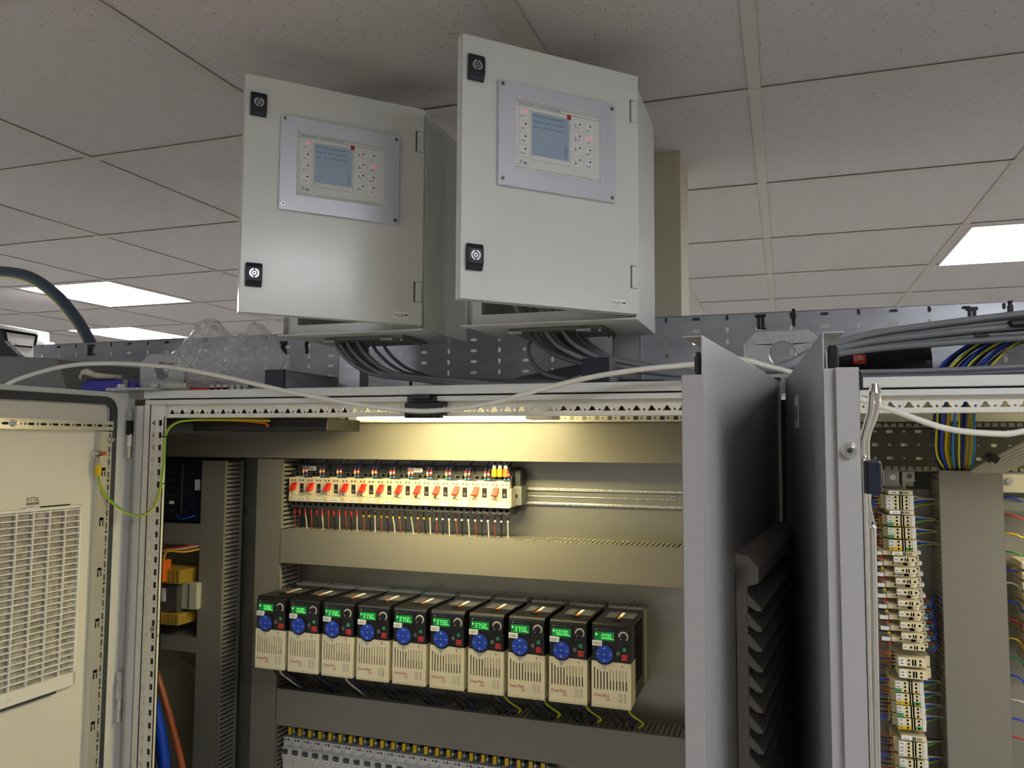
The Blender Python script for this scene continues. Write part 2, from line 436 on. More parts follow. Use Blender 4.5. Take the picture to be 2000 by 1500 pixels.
m.build('inner_rail', enc)
# left post
m = MB()
m.box(XL, -1.2262, 0, .0015, .12, 2.0705, 'frame_beige'); m.box(-1.2275, -1.2262, 0, .003, .12, 2.0705, 'frame_beige')
punched_post(m, -1.2275, -1.2110, -1.1925, .0025, .12, 2.045)
m.box(-1.194, -1.1925, .0025, .009, .12, 2.045, 'frame_beige'); m.box(XL, XL+.0015, 0, .045, .12, 2.0705, 'frame_beige'); m.box(XL, -1.222, .0435, .045, .12, 2.0705, 'gasket'); m.box(-1.2235, -1.222, .034, .045, .12, 2.045, 'gasket')  # dark backing sheets stand in for the shade inside the hollow post
lp = m.build('frame_post', enc)
MB().cyl((-1.2015, .0025, 1.6215), (0, -1, 0), .0062, .002, 'steel', 20).cyl((-1.2015, .0005, 1.6215), (0, -1, 0), .003, .0004, 'ink_grey', 6).build('screw', lp)
for zz in (1.636, 1.609): MB().cyl((-1.192, .0045, zz), (0, -1, 0), .002, .004, 'steel', 8).build('screw', lp)
m = MB(); m.box(-.052, -.008, .0, .05, .12, 2.07, 'frame_beige'); m.build('frame_post', enc)
MB().box(-.006, -.004, .0, DEP, .1, 2.0825, 'enclosure_paint').build('side_panel', enc)  # unseen partition added to keep the lamp light inside this enclosure
MB().box(-1.76, -1.758, .0, DEP, .1, 2.0825, 'enclosure_paint').build('side_panel', enc)
MB().box(-.0040, .0042, -.004, .003, .12, 2.066, 'black_matte').build('gap_shade_strip', enc)  # black strip stands in for the shade in the gap between the doors
m = MB(); m.box(-1.758, -.006, DEP-.002, DEP, .1, 2.0825, 'enclosure_paint'); m.build('back_panel', enc)
m = MB(); m.box(-1.758, XL-.010, .03, DEP-.002, 2.0825, ZT, 'enclosure_paint'); m.box(-1.758, XL-.03, .004, .006, .1, 2.0825, 'enclosure_paint'); m.build('side_bay', enc)
m = MB(); m.box(-1.758, -.006, .0, DEP, .0, .12, 'gasket'); m.build('plinth', enc)
m = MB(); m.box(-1.72, -.012, .33, .333, .2, 2.055, 'plate_zinc'); m.build('mounting_plate', enc)

# --- left door, seen from its inside
LD = Matrix.Translation((-1.2785, -.006, 0)) @ Matrix.Rotation(math.atan2(-1, -.0096), 4, 'Z')
W = .60
m = MB(LD)
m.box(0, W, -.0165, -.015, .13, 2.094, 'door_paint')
for a in ((0, W, 2.0925, 2.094),): m.box(a[0], a[1], -.015, .0, a[2], a[3], 'enclosure_paint')
m.box(0, .0015, -.015, .0, .13, 2.094, 'enclosure_paint'); m.box(W-.0015, W, -.015, 0, .13, 2.094, 'enclosure_paint')
m.box(.0, .0475, -.003, -.0015, .13, 2.0925, 'enclosure_paint'); m.box(.0475, W, -.003, -.0015, 2.07, 2.0925, 'enclosure_paint')
m.box(.044, W-.0015, -.006, -.005, .14, 2.0705, 'door_inner')
ldoor = m.build('door', enc, bevel=.0008)
tag(ldoor, 'left door opened wide showing its beige inner face')
m = MB(LD)
def gask(mb, a, b, rad, y0, y1, mt):
    # band following the top edge and the hinge edge with a rounded corner
    o = [(W-.01, 2.084)]; i = [(W-.01, 2.0685)]
    for k in range(7):
        t = PI/2+PI/2*k/6
        o.append((a+rad+rad*math.cos(t), 2.084-rad+rad*math.sin(t))); i.append((b+(rad-.0155)*(1+math.cos(t)), 2.0685-(rad-.0155)+(rad-.0155)*math.sin(t)))
    o.append((a, .15)); i.append((b, .15))
    n = len(o)
    for k in range(n-1): mb.prism([o[k], o[k+1], i[k+1], i[k]], [], 'xz', y0, y1, mt)
gask(m, .030, .0455, .03, -.0012, .004, 'gasket'); m.build('gasket', ldoor)
# horizontal punched rail
m = MB(LD)
z0, z1 = 2.0165, 2.035
for i in range(22):
    a = .046+.025*i
    if a+.025 > W-.01: break
    m.prism(rect(a, a+.025, z0, z1), [slot(a+.008, z0+.0095, .013, .0045), circ(a+.0195, z0+.0095, .0022, 8)], 'xz', .010, .0112, 'rail_zinc')
m.box(.046, W-.01, -.005, .011, z1-.0012, z1, 'rail_zinc'); m.box(.046, W-.01, -.005, .011, z0, z0+.0012, 'rail_zinc')
m.box(.047, W-.011, .004, .005, z0+.0012, z1-.0012, 'gasket'); hr = m.build('punched_rail', ldoor); tag(hr, 'horizontal punched zinc rail')  # dark strip behind the slots stands in for their shade
# vertical punched rails on the hinge side
m = MB(LD)
m.box(.0575, .0745, -.005, .0105, .16, 2.0145, 'rail_zinc')
for k in range(9):
    zz = 1.935-.0972*k
    m.box(.0612, .0705, .0104, .0108, zz-.0085, zz+.0085, 'hole'); m.box(.0640, .0680, .0106, .0112, zz-.0085, zz+.003, 'rail_zinc'); m.box(.0628, .0692, .0106, .0112, zz+.0005, zz+.003, 'rail_zinc')
vr = m.build('punched_rail', ldoor)
m = MB(LD)
n = 0; z = 2.014
while z > 1.25:
    hs = [slot(.053, z-.010, .0035, .013)]
    hs.append(circ(.053, z-.0215, .003 if n % 4 == 3 else .0016, 8))
    m.prism(rect(.0475, .0572, z-.025, z), hs, 'xz', .009, .0102, 'rail_zinc'); z -= .025; n += 1
m.box(.0484, .0562, .003, .004, .16, 2.013, 'gasket'); m.box(.0475, .0572, .009, .0102, .16, z, 'rail_zinc'); m.box(.0472, .0484, -.005, .0102, .16, 2.014, 'rail_zinc'); m.box(.0562, .0575, -.005, .0102, .16, 2.014, 'rail_zinc')  # dark backing put behind these slots in place of shade
m.build('punched_rail', ldoor)
for (u, z, s_) in ((.262, 2.0262, .0065), (.0535, 1.9985, .005)):
    m = MB(LD); m.cyl((u, .0112, z), (0, 1, 0), s_, .006, 'chrome', 16).cyl((u, .0172, z), (0, 1, 0), s_*.6, .004, 'chrome', 6)
    m.build('screw', ldoor)
# earth stud
m = MB(LD)
m.cyl((.077, -.005, 1.9715), (0, 1, 0), .0085, .012, 'chrome', 18).cyl((.077, .007, 1.9715), (0, 1, 0), .006, .006, 'steel', 6).cyl((.074, .013, 1.9715), (0, 1, 0), .004, .008, 'copper', 12)
m.box(.073, .082, .008, .010, 1.945, 1.965, 'steel'); m.box(.0728, .0822, .006, .013, 1.930, 1.949, 'yellow')
m.build('earth_stud', ldoor)
# brand print and the small print under it
m = MB(LD)
m.text('RITTAL', (.2185, -.0047, 1.8865), (-1, 0, 0), (0, 0, 1), .0082, 'ink_black', wd=.0265, shear=.25)
for a, b, zz, h in ((.192, .2185, 1.8838, .0011), (.1925, .2185, 1.8812, .0016)): m.box(a, b, -.0049, -.0047, zz, zz+h, 'ink_black')
for k, (tx, wd) in enumerate((('SK 3241', .015), ('FAN + FILTER', .0225), ('204 x 204', .0235))):
    m.text(tx, (.2165, -.0047, 1.8765-.0052*k), (-1, 0, 0), (0, 0, 1), .0028, 'ink_grey', wd=wd)
m.build('printed_mark', ldoor)
# fan filter grille
m = MB(LD)
gx0, gx1, gz0, gz1 = .105, .44, 1.5375, 1.8745
m.box(gx0, gx1, -.005, .004, gz1-.0055, gz1, 'white_plastic'); m.box(gx0, gx1, -.005, .004, gz0, gz0+.024, 'white_plastic')
m.box(gx0, gx0+.005, -.005, .004, gz0, gz1, 'white_plastic'); m.box(gx1-.005, gx1, -.005, .004, gz0, gz1, 'white_plastic')
k = gx0+.0345
while k < gx1-.01: m.box(k, k+.0028, -.002, .0035, gz0, gz1, 'white_plastic'); k += .0335
z = gz0+.034
while z < gz1-.006: m.box(gx0, gx1, -.003, .0038, z, z+.0024, 'white_plastic'); z += .0113
m.cyl((.24, .004, gz0+.011), (0, 1, 0), .004, .001, 'door_inner', 16)
m.box(.20, .225, -.005, .003, gz1, gz1+.002, 'white_plastic'); m.box(.127, .19, -.0045, -.003, gz1, gz1+.0022, 'hole')
m.box(.145, .42, -.005, .003, gz0-.005, gz0, 'gasket')
gr = m.build('fan_grille', ldoor, bevel=.0005)
MB(LD).box(gx0+.004, gx1-.004, -.0048, -.0035, gz0+.004, gz1-.004, 'filter_felt').build('filter_mat', ldoor)
# hinges on the post side
for zt in (2.060, 1.535):
    m = MB()
    m.box(-1.2745, -1.2655, -.012, -.003, zt-.022, zt, 'bright_zinc'); m.box(-1.2735, -1.2655, -.014, -.003, zt-.052, zt-.022, 'black' if zt > 2 else 'bright_zinc')
    m.cyl((-1.2695, -.009, zt-.075), (0, 0, 1), .0045, .026, 'white_plastic' if zt > 2 else 'bright_zinc', 16)
    m.cyl((-1.2695, -.009, zt-.098), (0, 0, 1), .0052, .024, 'chrome', 16)
    m.build('hinge', enc)
m = MB(); m.box(-1.2660, -1.2435, -.002, .0, .12, 2.068, 'enclosure_paint'); m.box(-1.262, -1.2590, -.006, 0, .12, 2.066, 'door_paint'); m.build('hinge_strip', enc)

# --- right door of this enclosure, seen from its outside
MD = Matrix.Translation((-.0059, .0, 0)) @ Matrix.Rotation(math.atan2(-.5901, -.064), 4, 'Z')
WM = .577
m = MB(MD)
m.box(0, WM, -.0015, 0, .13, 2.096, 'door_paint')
m.prism([(0, -.019), (WM-.0, -.019), (WM, 0), (0, 0)], [], 'xy', 2.0945, 2.096, 'door_paint')
m.box(WM-.0015, WM, -.0195, 0, .13, 2.0605, 'door_paint'); m.box(WM-.014, WM, -.0195, -.018, .13, 2.0605, 'door_paint')
m.box(0, .0015, -.0195, 0, .13, 2.096, 'door_paint')
m.box(.02, WM-.016, -.0045, -.003, .15, 2.08, 'door_inner')
mdoor = m.build('door', enc, bevel=.0012); tag(mdoor, 'right door opened toward the viewer showing its grey outside')
MB(MD).box(.03, WM-.014, -.011, -.003, 2.062, 2.080, 'gasket').box(WM-.02, WM-.012, -.0095, -.0045, .15, 2.083, 'gasket').build('gasket', mdoor, bevel=.004)
m = MB(MD)
gx0, gx1, gz1, gz0 = .045, .425, 1.884, 1.48
# frame with bevelled rim and drooping slats
def yzprism(mb, pts, x0, x1, mt): mb.prism(pts, [], 'yz', x0, x1, mt)
yzprism(m, [(0, gz1), (.014, gz1-.003), (.024, gz1-.014), (.024, gz1-.030), (.014, gz1-.034), (0, gz1-.034)], gx0, gx1, 'louvre_grey')
m.box(gx1-.012, gx1, 0, .012, gz0, gz1-.012, 'louvre_grey'); m.box(gx0, gx0+.022, 0, .022, gz0, gz1-.012, 'louvre_grey')
m.box(gx0, gx1, 0, .002, gz0, gz1-.02, 'hole')
z = gz1-.0545
while z > gz0:
    yzprism(m, [(.001, z+.0195), (.006, z+.0195), (.026, z-.002), (.026, z-.005), (.020, z-.005), (.001, z+.008)], gx0+.003, gx1-.003, 'louvre_grey'); z -= .0206
m.build('louvre', mdoor, bevel=.0015); 

# ================================================================== RIGHT ENCLOSURE
rc = thing('electrical_enclosure', 'light grey steel electrical enclosure at the right with terminal strips and a tall duct inside', 'electrical enclosure', (.6, .25, 0), world=True)
XA, XB = .004, 1.204
MB().box(XA, XB, -.006, DEP, 2.0825, ZT, 'enclosure_paint').build('roof_panel', rc, bevel=.0015)
m = MB()
m.box(XA, XB, -.003, .02, 2.0705, 2.0795, 'enclosure_paint'); m.box(XA, XB, .01, .06, 2.0795, 2.0825, 'gasket')
punched_top(m, XA+.0145, XB, .010, 2.0465, 2.0705); m.box(XA, XB, .010, .034, 2.0450, 2.0465, 'frame_beige')
m.build('top_rail', rc, bevel=.0006)
MB().box(XA, XA+.04, 0, .05, .12, 2.07, 'frame_beige').build('frame_post', rc)
MB().box(XA, XA+.002, .0, DEP, .1, 2.0825, 'enclosure_paint').build('side_panel', rc)
MB().box(XB-.002, XB, 0, DEP, .1, 2.0825, 'enclosure_paint').build('side_panel', rc)
MB().box(XA, XB, DEP-.002, DEP, .1, 2.0825, 'door_inner').build('back_panel', rc)
MB().box(XA, XB, 0, DEP, 0, .12, 'gasket').build('plinth', rc)
m = MB()
hs = []
for r in range(4):
    zz = 2.0215-.0247*r
    for k in range(16):
        big = (k+r) % 2 == 0
        hs.append(slot(.1375+.0247*k, zz, .013 if big else .0068, .0062 if big else .0045, 3))
m.prism(rect(.05, .55, 1.915, 2.04), hs, 'xz', .345, .3465, 'punched_dark')
m.box(.05, 1.18, .345, .3465, .2, 1.915, 'plate_zinc'); m.box(.55, 1.18, .345, .3465, 1.915, 2.04, 'plate_zinc')
m.box(.05, .7, .3475, .349, 1.90, 2.06, 'label_white')  # white backing sheet colours the punched holes as if lit from behind
m.build('mounting_plate', rc)
m = MB()
for i in range(24):
    a = .135+.0125*i
    m.box(a, a+.0085, .29, .295, 1.9515, 1.958, 'duct_side'); m.box(a, a+.0085, .30, .304, 2.030, 2.036, 'duct_side')
m.box(.12, .45, .295, .345, 1.9495, 1.952, 'duct_side'); m.box(.12, .45, .304, .345, 2.029, 2.031, 'dark_grey_metal')
m.build('punched_strip', rc)

# --- its left door, seen edge-on and from outside
RD = Matrix.Translation((.0032, -.0129, 0)) @ Matrix.Rotation(math.atan2(-.5541, .0292), 4, 'Z')
WR = .555
m = MB(RD)
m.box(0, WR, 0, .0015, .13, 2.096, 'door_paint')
m.prism([(0, 0), (WR, 0), (WR, .018), (0, .018)], [], 'xy', 2.0945, 2.096, 'door_paint')
m.box(WR-.0015, WR, .0, .0115, .13, 2.0640, 'door_paint')
m.box(WR-.0015, WR+.003, .0095, .011, .13, 2.0640, 'door_paint')
m.box(WR+.0015, WR+.003, .0095, .0288, .13, 2.0645, 'door_paint'); m.box(WR-.02, WR+.003, .0273, .0288, .13, 2.0645, 'door_paint')
m.box(0, .0015, 0, .018, .13, 2.096, 'door_paint'); m.box(.015, WR-.012, .004, .0055, .15, 2.08, 'door_inner')
rdoor = m.build('door', rc, bevel=.0012); tag(rdoor, 'left door opened toward the viewer, outside plain grey')
MB(RD).box(WR-.020, WR-.010, .006, .0145, .16, 2.0855, 'black').box(WR-.03, WR-.001, .029, .0325, 2.045, 2.062, 'black').build('gasket', rdoor, bevel=.004)
m = MB(RD); m.cyl((WR+.003, .0192, 1.9935), (1, 0, 0), .0072, .0030, 'chrome', 28, .0056).cyl((WR+.006, .0192, 1.9935), (1, 0, 0), .0046, .0010, 'steel', 28, .0040).cyl((WR+.007, .0192, 1.9935), (1, 0, 0), .0024, .0002, 'ink_black', 6)
m.build('screw', rdoor)
m = MB(RD); m.box(.20, .262, -.0006, 0, 2.018, 2.058, 'label_white')
for k in range(3): m.box(.21+.016*k, .219+.016*k, -.0008, -.0006, 2.028, 2.046, 'ink_grey')
m.build('label', rdoor)
# locking rod with its guide
m = MB()
m.tube([(.0795, -.52, 2.050), (.0785, -.52, 2.034), (.0758, -.52, 2.022), (.0705, -.52, 2.008), (.0690, -.52, 1.995), (.0695, -.52, 1.96), (.069, -.52, 1.945), (.0720, -.52, 1.925), (.0725, -.52, 1.90), (.0705, -.52, 1.6), (.0705, -.52, 1.2)], .0036, 'chrome', 12, 5)
m.tube([(.0745, -.525, 2.046), (.0735, -.525, 2.030), (.0705, -.525, 2.018), (.0665, -.525, 2.004), (.0655, -.525, 1.99), (.066, -.525, 1.9), (.0655, -.525, 1.2)], .0030, 'chrome', 12, 5)
m.cyl((.0770, -.522, 2.045), (.1, 0, 1), .0055, .008, 'chrome', 14, .003)
rod = m.build('locking_rod', rdoor)
m = MB(); m.box(.0668, .0805, -.535, -.50, 1.955, 1.985, 'latch_black'); m.build('rod_guide', rdoor, bevel=.0025)

# ================================================================== WIRING DUCTS
def duct(label, x0, x1, z0, z1, vert=False, yf=.245, yb=.33, group='grey wiring ducts', lo=None):
    t = thing('wiring_duct', label, 'wiring duct', ((x0+x1)/2, yb, z0), group=group, world=True)
    m = MB(); e = .0012
    if vert: m.box(x0, x1, yf, yf+.0018, z0, z1, 'duct_grey').box(x0, x0+e, yf, yf+.008, z0, z1, 'duct_grey').box(x1-e, x1, yf, yf+.008, z0, z1, 'duct_grey')
    else: m.box(x0, x1, yf, yf+.0018, z0, z1, 'duct_grey').box(x0, x1, yf, yf+.008, z0, z0+e, 'duct_grey').box(x0, x1, yf, yf+.008, z1-e, z1, 'duct_grey')
    m.build('cover', t, bevel=.0006)
    m = MB(); i = .0014
    if vert:
        for sx in (x0+i, x1-i-e):
            m.box(sx, sx+e, yb-.012, yb, z0, z1, 'duct_side'); m.box(sx, sx+e, yf+.002, yf+.012, z0, z1, 'duct_side')
            z = max(z0, lo or z0)
            while z < z1-.006: m.box(sx, sx+e, yf+.012, yb-.012, z, z+.0062, 'duct_side'); z += .010
        m.box(x0+i, x1-i, yb-e, yb, z0, z1, 'duct_side')
    else:
        for sz in (z0+i, z1-i-e):
            m.box(x0, x1, yb-.010, yb, sz, sz+e, 'duct_side'); m.box(x0, x1, yf+.002, yf+.010, sz, sz+e, 'duct_side')
            x = x0+.002
            while x < x1-.006: m.box(x, x+.0062, yf+.010, yb-.010, sz, sz+e, 'duct_side'); x += .010
        m.box(x0, x1, yb-e, yb, z0+i, z1-i, 'duct_side')
    m.build('base', t)
    return t
duct('long grey wiring duct across the top of the left enclosure, above the red-switch breakers', -1.70, -.015, 1.9585, 2.0385)
duct('tall dark grey wiring duct standing between the transformer and the next duct', -1.299, -1.2345, .3, 1.9505, True, lo=1.2, yb=.318)
duct('tall grey wiring duct just left of the breaker row and the first drive', -1.1445, -1.0785, .3, 1.9565, True, lo=1.2)
duct('grey wiring duct between the breaker row and the drives', -1.0775, -.015, 1.7245, 1.8)
duct('grey wiring duct below the drives, above the white miniature breakers', -1.0775, -.015, 1.371, 1.450)
duct('short grey wiring duct under the dark power supply at the far left', -1.70, -1.3, 1.752, 1.802)
duct('short grey wiring duct below the transformer at the far left', -1.70, -1.3, 1.506, 1.541)
duct('wide beige-lit wiring duct standing right of the terminal strips', .252, .349, .3, 1.9535, True, yf=.25, yb=.345, lo=1.2)

# ================================================================== DIN RAILS
def din(x0, x1, z, y=.33):
    m = MB()
    for zz in (z-.0175, z+.0135):
        m.box(x0, x1, y-.0078, y-.0062, zz, zz+.0042, 'bright_zinc')
    for zz in (z-.0137, z+.0126):
        m.box(x0, x1, y-.0075, y-.0005, zz, zz+.0011, 'rail_zinc')
    m.box(x0, x1, y-.0015, y-.0003, z-.0135, z+.0135, 'plate_zinc')  # darker middle between brighter edges puts the rail's highlights into the colour
    m.box(x0, x1, y-.0035, y-.0015, z-.0015, z+.0005, 'bright_zinc')
    return m
m = din(-1.07, -.02, 1.884)
m.cyl((-.213, .3285, 1.887), (0, -1, 0), .0045, .003, 'steel', 14).cyl((-.213, .3255, 1.887), (0, -1, 0), .002, .0005, 'ink_black', 6)
tag(m.build('din_rail', bevel=.0006), 'shiny zinc mounting rail running right from the breaker row', 'mounting rail')
tag(din(-1.07, -.02, 1.300).build('din_rail'), 'zinc mounting rail behind the white miniature breakers', 'mounting rail')

# ================================================================== CABINET LAMPS
def lamp(label, x0, x1, y=.085, z=2.0400):
    t = thing('enclosure_lamp', label, 'lamp', ((x0+x1)/2, y, z), world=True)
    MB().box(x0-.02, x1+.05, y-.03, y+.03, z+.0105, z+.034, 'white_plastic').box(x0-.02, x0, y-.028, y+.028, z-.001, z+.011, 'white_plastic').box(x1, x1+.05, y-.028, y+.028, z-.001, z+.011, 'white_plastic').build('housing', t, bevel=.002)
    MB().box(x0, x1, y-.016, y+.016, z, z+.0105, 'tube_glow').build('diffuser', t)
lamp('slim lit lamp under the roof of the left enclosure, above the breakers', -.78, -.44)
lamp('slim lit lamp under the roof of the right enclosure, out of view', .62, .92)
t = thing('socket_unit', 'black electrical unit fixed under the roof left of the lit lamp', 'electrical unit', (-1.0, .12, 2.02), world=True)
MB().box(-1.18, -.855, .07, .20, 2.018, 2.0435, 'black').build('body', t, bevel=.002)
for k in range(4): MB().cyl((-1.12+.05*(k//2)*2+.012*(k % 2), .072, 2.039), (0, -1, 0), .0022, .002, 'steel', 10).build('screw', t)
m = MB()
m.box(-.640, -.585, -.012, .012, 2.068, 2.0795, 'black'); m.box(-.632, -.592, -.020, -.008, 2.073, 2.0815, 'black'); m.box(-.646, -.57, -.010, .0095, 2.040, 2.068, 'black')
for k in range(7): m.cyl((-.640+.011*k, -.0105, 2.0435), (0, -1, 0), .0035, .003, 'black', 8)
tag(m.build('cable_clamp', bevel=.0015), 'black plastic clamp gripping the top rail behind the white cable', 'clamp')

# ================================================================== VARIABLE SPEED DRIVES
DW, DH, DD = .0722, .1508, .1785
FX, FU = (1, 0, 0), (0, 0, 1)
def facemark(m, t, x, z, h, mt, wd=None, y=-.0004, shear=0): m.text(t, (x, y, z), FX, FU, h, mt, wd, shear)
SEG = {'0': 'abcdef', '5': 'acdfg', '3': 'abcdg', '7': 'abc', '1': 'bc'}
def seg7(m, t, x1, z, h, mt):
    w_ = h*.52; th = h*.11; x = x1
    for ch in reversed(t):
        if ch == '.': m.box(x-.0010, x-.0002, -.0001, .0003, z, z+.0010, mt); x -= .0011; continue
        a, b = x-w_, x
        for q in SEG[ch]:
            r = {'a': (a, b, z+h-th, z+h), 'd': (a, b, z, z+th), 'g': (a, b, z+h/2-th/2, z+h/2+th/2), 'b': (b-th, b, z+h/2, z+h), 'c': (b-th, b, z, z+h/2), 'f': (a, a+th, z+h/2, z+h), 'e': (a, a+th, z, z+h/2)}[q]
            m.box(r[0]+.0001, r[1]-.0001, -.0001, .0003, r[2]+.0001, r[3]-.0001, mt)
        x -= w_+.0012
def split_curve():
    pts = []
    for k in range(13):
        a = math.radians(200+140*k/12); pts.append((.0237+.0195*math.cos(a), .0965+.0195*math.sin(a)))
    return [p for p in pts if p[1] < .0835]
def make_drive(loc):
    t = thing('variable_speed_drive', 'x', 'drive', loc, group='row of ten variable speed drives')
    arc = split_curve()
    m = MB()
    prof = [(0, .002), (DW, .002), (DW, .0825)]+list(reversed(arc))+[(0, .0835)]
    slots = []
    for k in range(11):
        x = .0055+.0058*k
        top = .0725 if k in (0,) else (.069 if k < 2 else (.066 if k < 5 else .070))
        slots.append(slot(x, (top+.0335)/2, .0022, top-.0335, 3))
    m.prism(prof, slots, 'xz', 0, .0022, 'drive_white')
    m.box(0, .0016, .0022, .045, .002, .082, 'drive_white'); m.box(DW-.0016, DW, .0022, .045, .002, .082, 'drive_white'); m.box(0, DW, .0022, .045, .002, .0036, 'drive_white')
    for k in range(5, 11): m.box(.0055+.0058*k-.001, .0055+.0058*k+.001, .0022, .003, .05, .069, 'drive_white')
    for k in range(12): m.box(.003+.0058*k, .0055+.0058*k, -.0004, .003, .0015, .006, 'beige_dark')
    facemark(m, 'Power', .004, .0205, .0062, 'ink_red', .0165, shear=.3); facemark(m, 'Flex', .0208, .0205, .0062, 'ink_red', .0125, shear=.3)
    facemark(m, '525', .0255, .0145, .0042, 'ink_red', .009, shear=.3)
    for k in range(4):
        facemark(m, ('ENET', 'LINK', 'EtherNet', 'MOD')[k], .0495, .0265-.0042*k, .0022, 'ink_grey', .008); m.box(.0605, .0622, -.0004, 0, .0268-.0042*k, .0282-.0042*k, 'ink_black')
    for k in range(5): m.box(.018+.001*k, .0285-.001*k, -.0003, 0, .0755-.0016*k, .0758-.0016*k, 'ink_grey')
    m.box(.0560, .0566, -.0003, 0, .074, .081, 'ink_red'); m.box(.0555, .0571, -.0003, 0, .076, .0785, 'ink_red')
    m.build('front_cover', t, bevel=.0006)
    m = MB()
    top = [(.0025, .1508-.006), (.0035, .1508-.0025), (.0075, .1508), (DD-.03, .1508-.001), (DD-.03, .004), (.047, .004), (.047, .0835), (.0025, .0835)]
    m.prism([(p[0], p[1]) for p in top], [], 'yz', .0008, DW-.0008, 'drive_black')
    m.box(.002, DW-.002, .0035, .05, .004, .084, 'drive_black')
    m.prism(list(arc)+[(.041, .0838), (.0065, .0838)], [], 'xz', .0006, .003, 'drive_black')
    m.box(.0008, .0445, .0015, .006, .0835, .1445, 'drive_black'); m.box(.0452, DW-.0008, .0010, .006, .0835, .1445, 'drive_black')
    m.box(.046, DW-.0012, -.0012, .004, .1165, .1445, 'drive_black')
    # details of the lid on top
    m.box(.014, .034, .055, .10, .1505, .1515, 'mcb_dark'); m.box(.044, .068, .055, .10, .1505, .1512, 'mcb_dark'); m.box(.034, .046, .03, .038, .1505, .153, 'black')
    for k in range(18): m.box(DW-.001, DW-.0002, .045, .12, .035+.006*k, .038+.006*k, 'hole')
    m.build('body', t, bevel=.0012)
    m = MB(); m.box(.038, .044, .048, .10, .1512, .1518, 'label_white'); m.box(.038, .044, .048, .062, .1514, .152, 'orange'); m.build('top_sticker', t)
    m = MB()
    m.box(.001, DW-.001, DD-.03, DD, .002, .1495, 'drive_fin')
    for k in range(10): m.box(.004+.0068*k, .0065+.0068*k, DD-.034, DD, .1495, .1545, 'drive_fin')
    m.box(.001, DW-.001, DD-.034, DD-.031, .1495, .1545, 'drive_fin'); m.box(DW-.001, DW+.0004, DD-.028, DD-.003, .01, .15, 'drive_fin')
    m.build('heat_sink', t)
    m = MB(); m.cyl((.0237, .0009, .0965), (0, -1, 0), .0185, .0012, 'drive_black', 40).cyl((.0237, -.0003, .0965), (0, -1, 0), .0155, .0010, 'drive_blue', 40)
    for a in (45, 135, 225, 315):
        ca, sa = math.cos(math.radians(a)), math.sin(math.radians(a))
        p = [(.0237+ca*.0048-sa*.0003, .0965+sa*.0048+ca*.0003), (.0237+ca*.0155-sa*.0003, .0965+sa*.0155+ca*.0003), (.0237+ca*.0155+sa*.0003, .0965+sa*.0155-ca*.0003), (.0237+ca*.0048+sa*.0003, .0965+sa*.0048-ca*.0003)]
        m.prism(p, [], 'xz', -.0016, -.0012, 'drive_blue_line')
    m.prism(circ(.0237, .0965, .0050, 24), [circ(.0237, .0965, .0043, 24)], 'xz', -.0016, -.0012, 'drive_blue_line')
    for (tx, x, z) in (('Esc', .0102, .0955), ('Sel', .0328, .0955), ('OK', .0215, .0955)): m.text(tx, (x, -.0017, z), FX, FU, .0018, 'label_white', .0042)
    m.prism([(.0222, .1065), (.0252, .1065), (.0237, .109)], [], 'xz', -.0017, -.0012, 'label_white'); m.prism([(.0222, .0865), (.0252, .0865), (.0237, .084)], [], 'xz', -.0017, -.0012, 'label_white')
    m.build('keypad', t)
    m = MB(); m.prism([(.0589+.0088*math.cos(math.radians(a)), .1305+.0088*math.sin(math.radians(a))) for a in range(-60, 200, 13)]+[(.0589+.0068*math.cos(math.radians(a)), .1305+.0068*math.sin(math.radians(a))) for a in range(199, -61, -13)], [], 'xz', -.0016, -.0011, 'white_plastic')
    m.cyl((.0589, -.001, .1305), (0, -1, 0), .0066, .006, 'drive_black', 24, .0058); m.cyl((.0555, -.0072, .1265), (0, -1, 0), .0009, .0004, 'label_white', 8)
    m.build('speed_knob', t)
    MB().cyl((.0605, .0012, .107), (0, -1, 0), .0042, .0022, 'button_green', 20).box(.0602, .0608, -.0013, -.0009, .1052, .1088, 'label_white').build('start_button', t)
    MB().cyl((.0490, .0012, .0995), (0, -1, 0), .0038, .0020, 'button_grey', 20).build('reverse_button', t)
    MB().box(.0555, .0662, -.001, .0015, .0875, .0975, 'button_red').cyl((.06085, -.001, .0925), (0, -1, 0), .0036, .0008, 'drive_black', 18).cyl((.06085, -.0016, .0925), (0, -1, 0), .0027, .0005, 'rocker_red', 18).build('stop_button', t, bevel=.0006)
    m = MB()
    return t
DX0, DP = -1.0674, .0808
vals = ['0.00', '0.00', '37.50', '37.50', '37.50', '37.50', '37.50', '37.50', '50.00', '0.00']
drive0 = make_drive((DX0, .1513, 1.5184))
drives = []
for i in range(10):
    d = drive0 if i == 0 else copy_tree(drive0)
    d.location = (DX0+i*DP, .1513, 1.5184); drives.append(d)
    d['label'] = 'black and cream variable speed drive with the sticker VSD%d, showing %s' % (i+1, vals[i])
for i, d in enumerate(drives):
    m = MB(); m.box(.0057, .0417, .0003, .003, .1205, .1358, 'drive_lcd')
    wd = .022 if len(vals[i]) == 5 else .017
    seg7(m, vals[i], .0360, .1235, .0088, 'drive_digit'); m.text('Hz', (.0365, -.0001, .1225), FX, FU, .003, 'drive_digit', .004)
    m.box(.0075, .010, -.0001, .0003, .129, .133, 'drive_digit')
    m.cyl((.009, .0003, .1400), (0, -1, 0), .0022, .0003, 'ink_grey', 12); m.text('Allen-Bradley', (.0135, -.0001, .1388), FX, FU, .0022, 'ink_grey', .02)
    m.build('display', d)
    m = MB(); m.box(.0012, .0195, -.0006, .0013, .1105, .1200, 'label_white'); m.text('VSD%d' % (i+1), (.0028, -.0009, .1130), FX, FU, .0042, 'ink_black', .0148 if i == 9 else .0125); m.build('sticker', d)

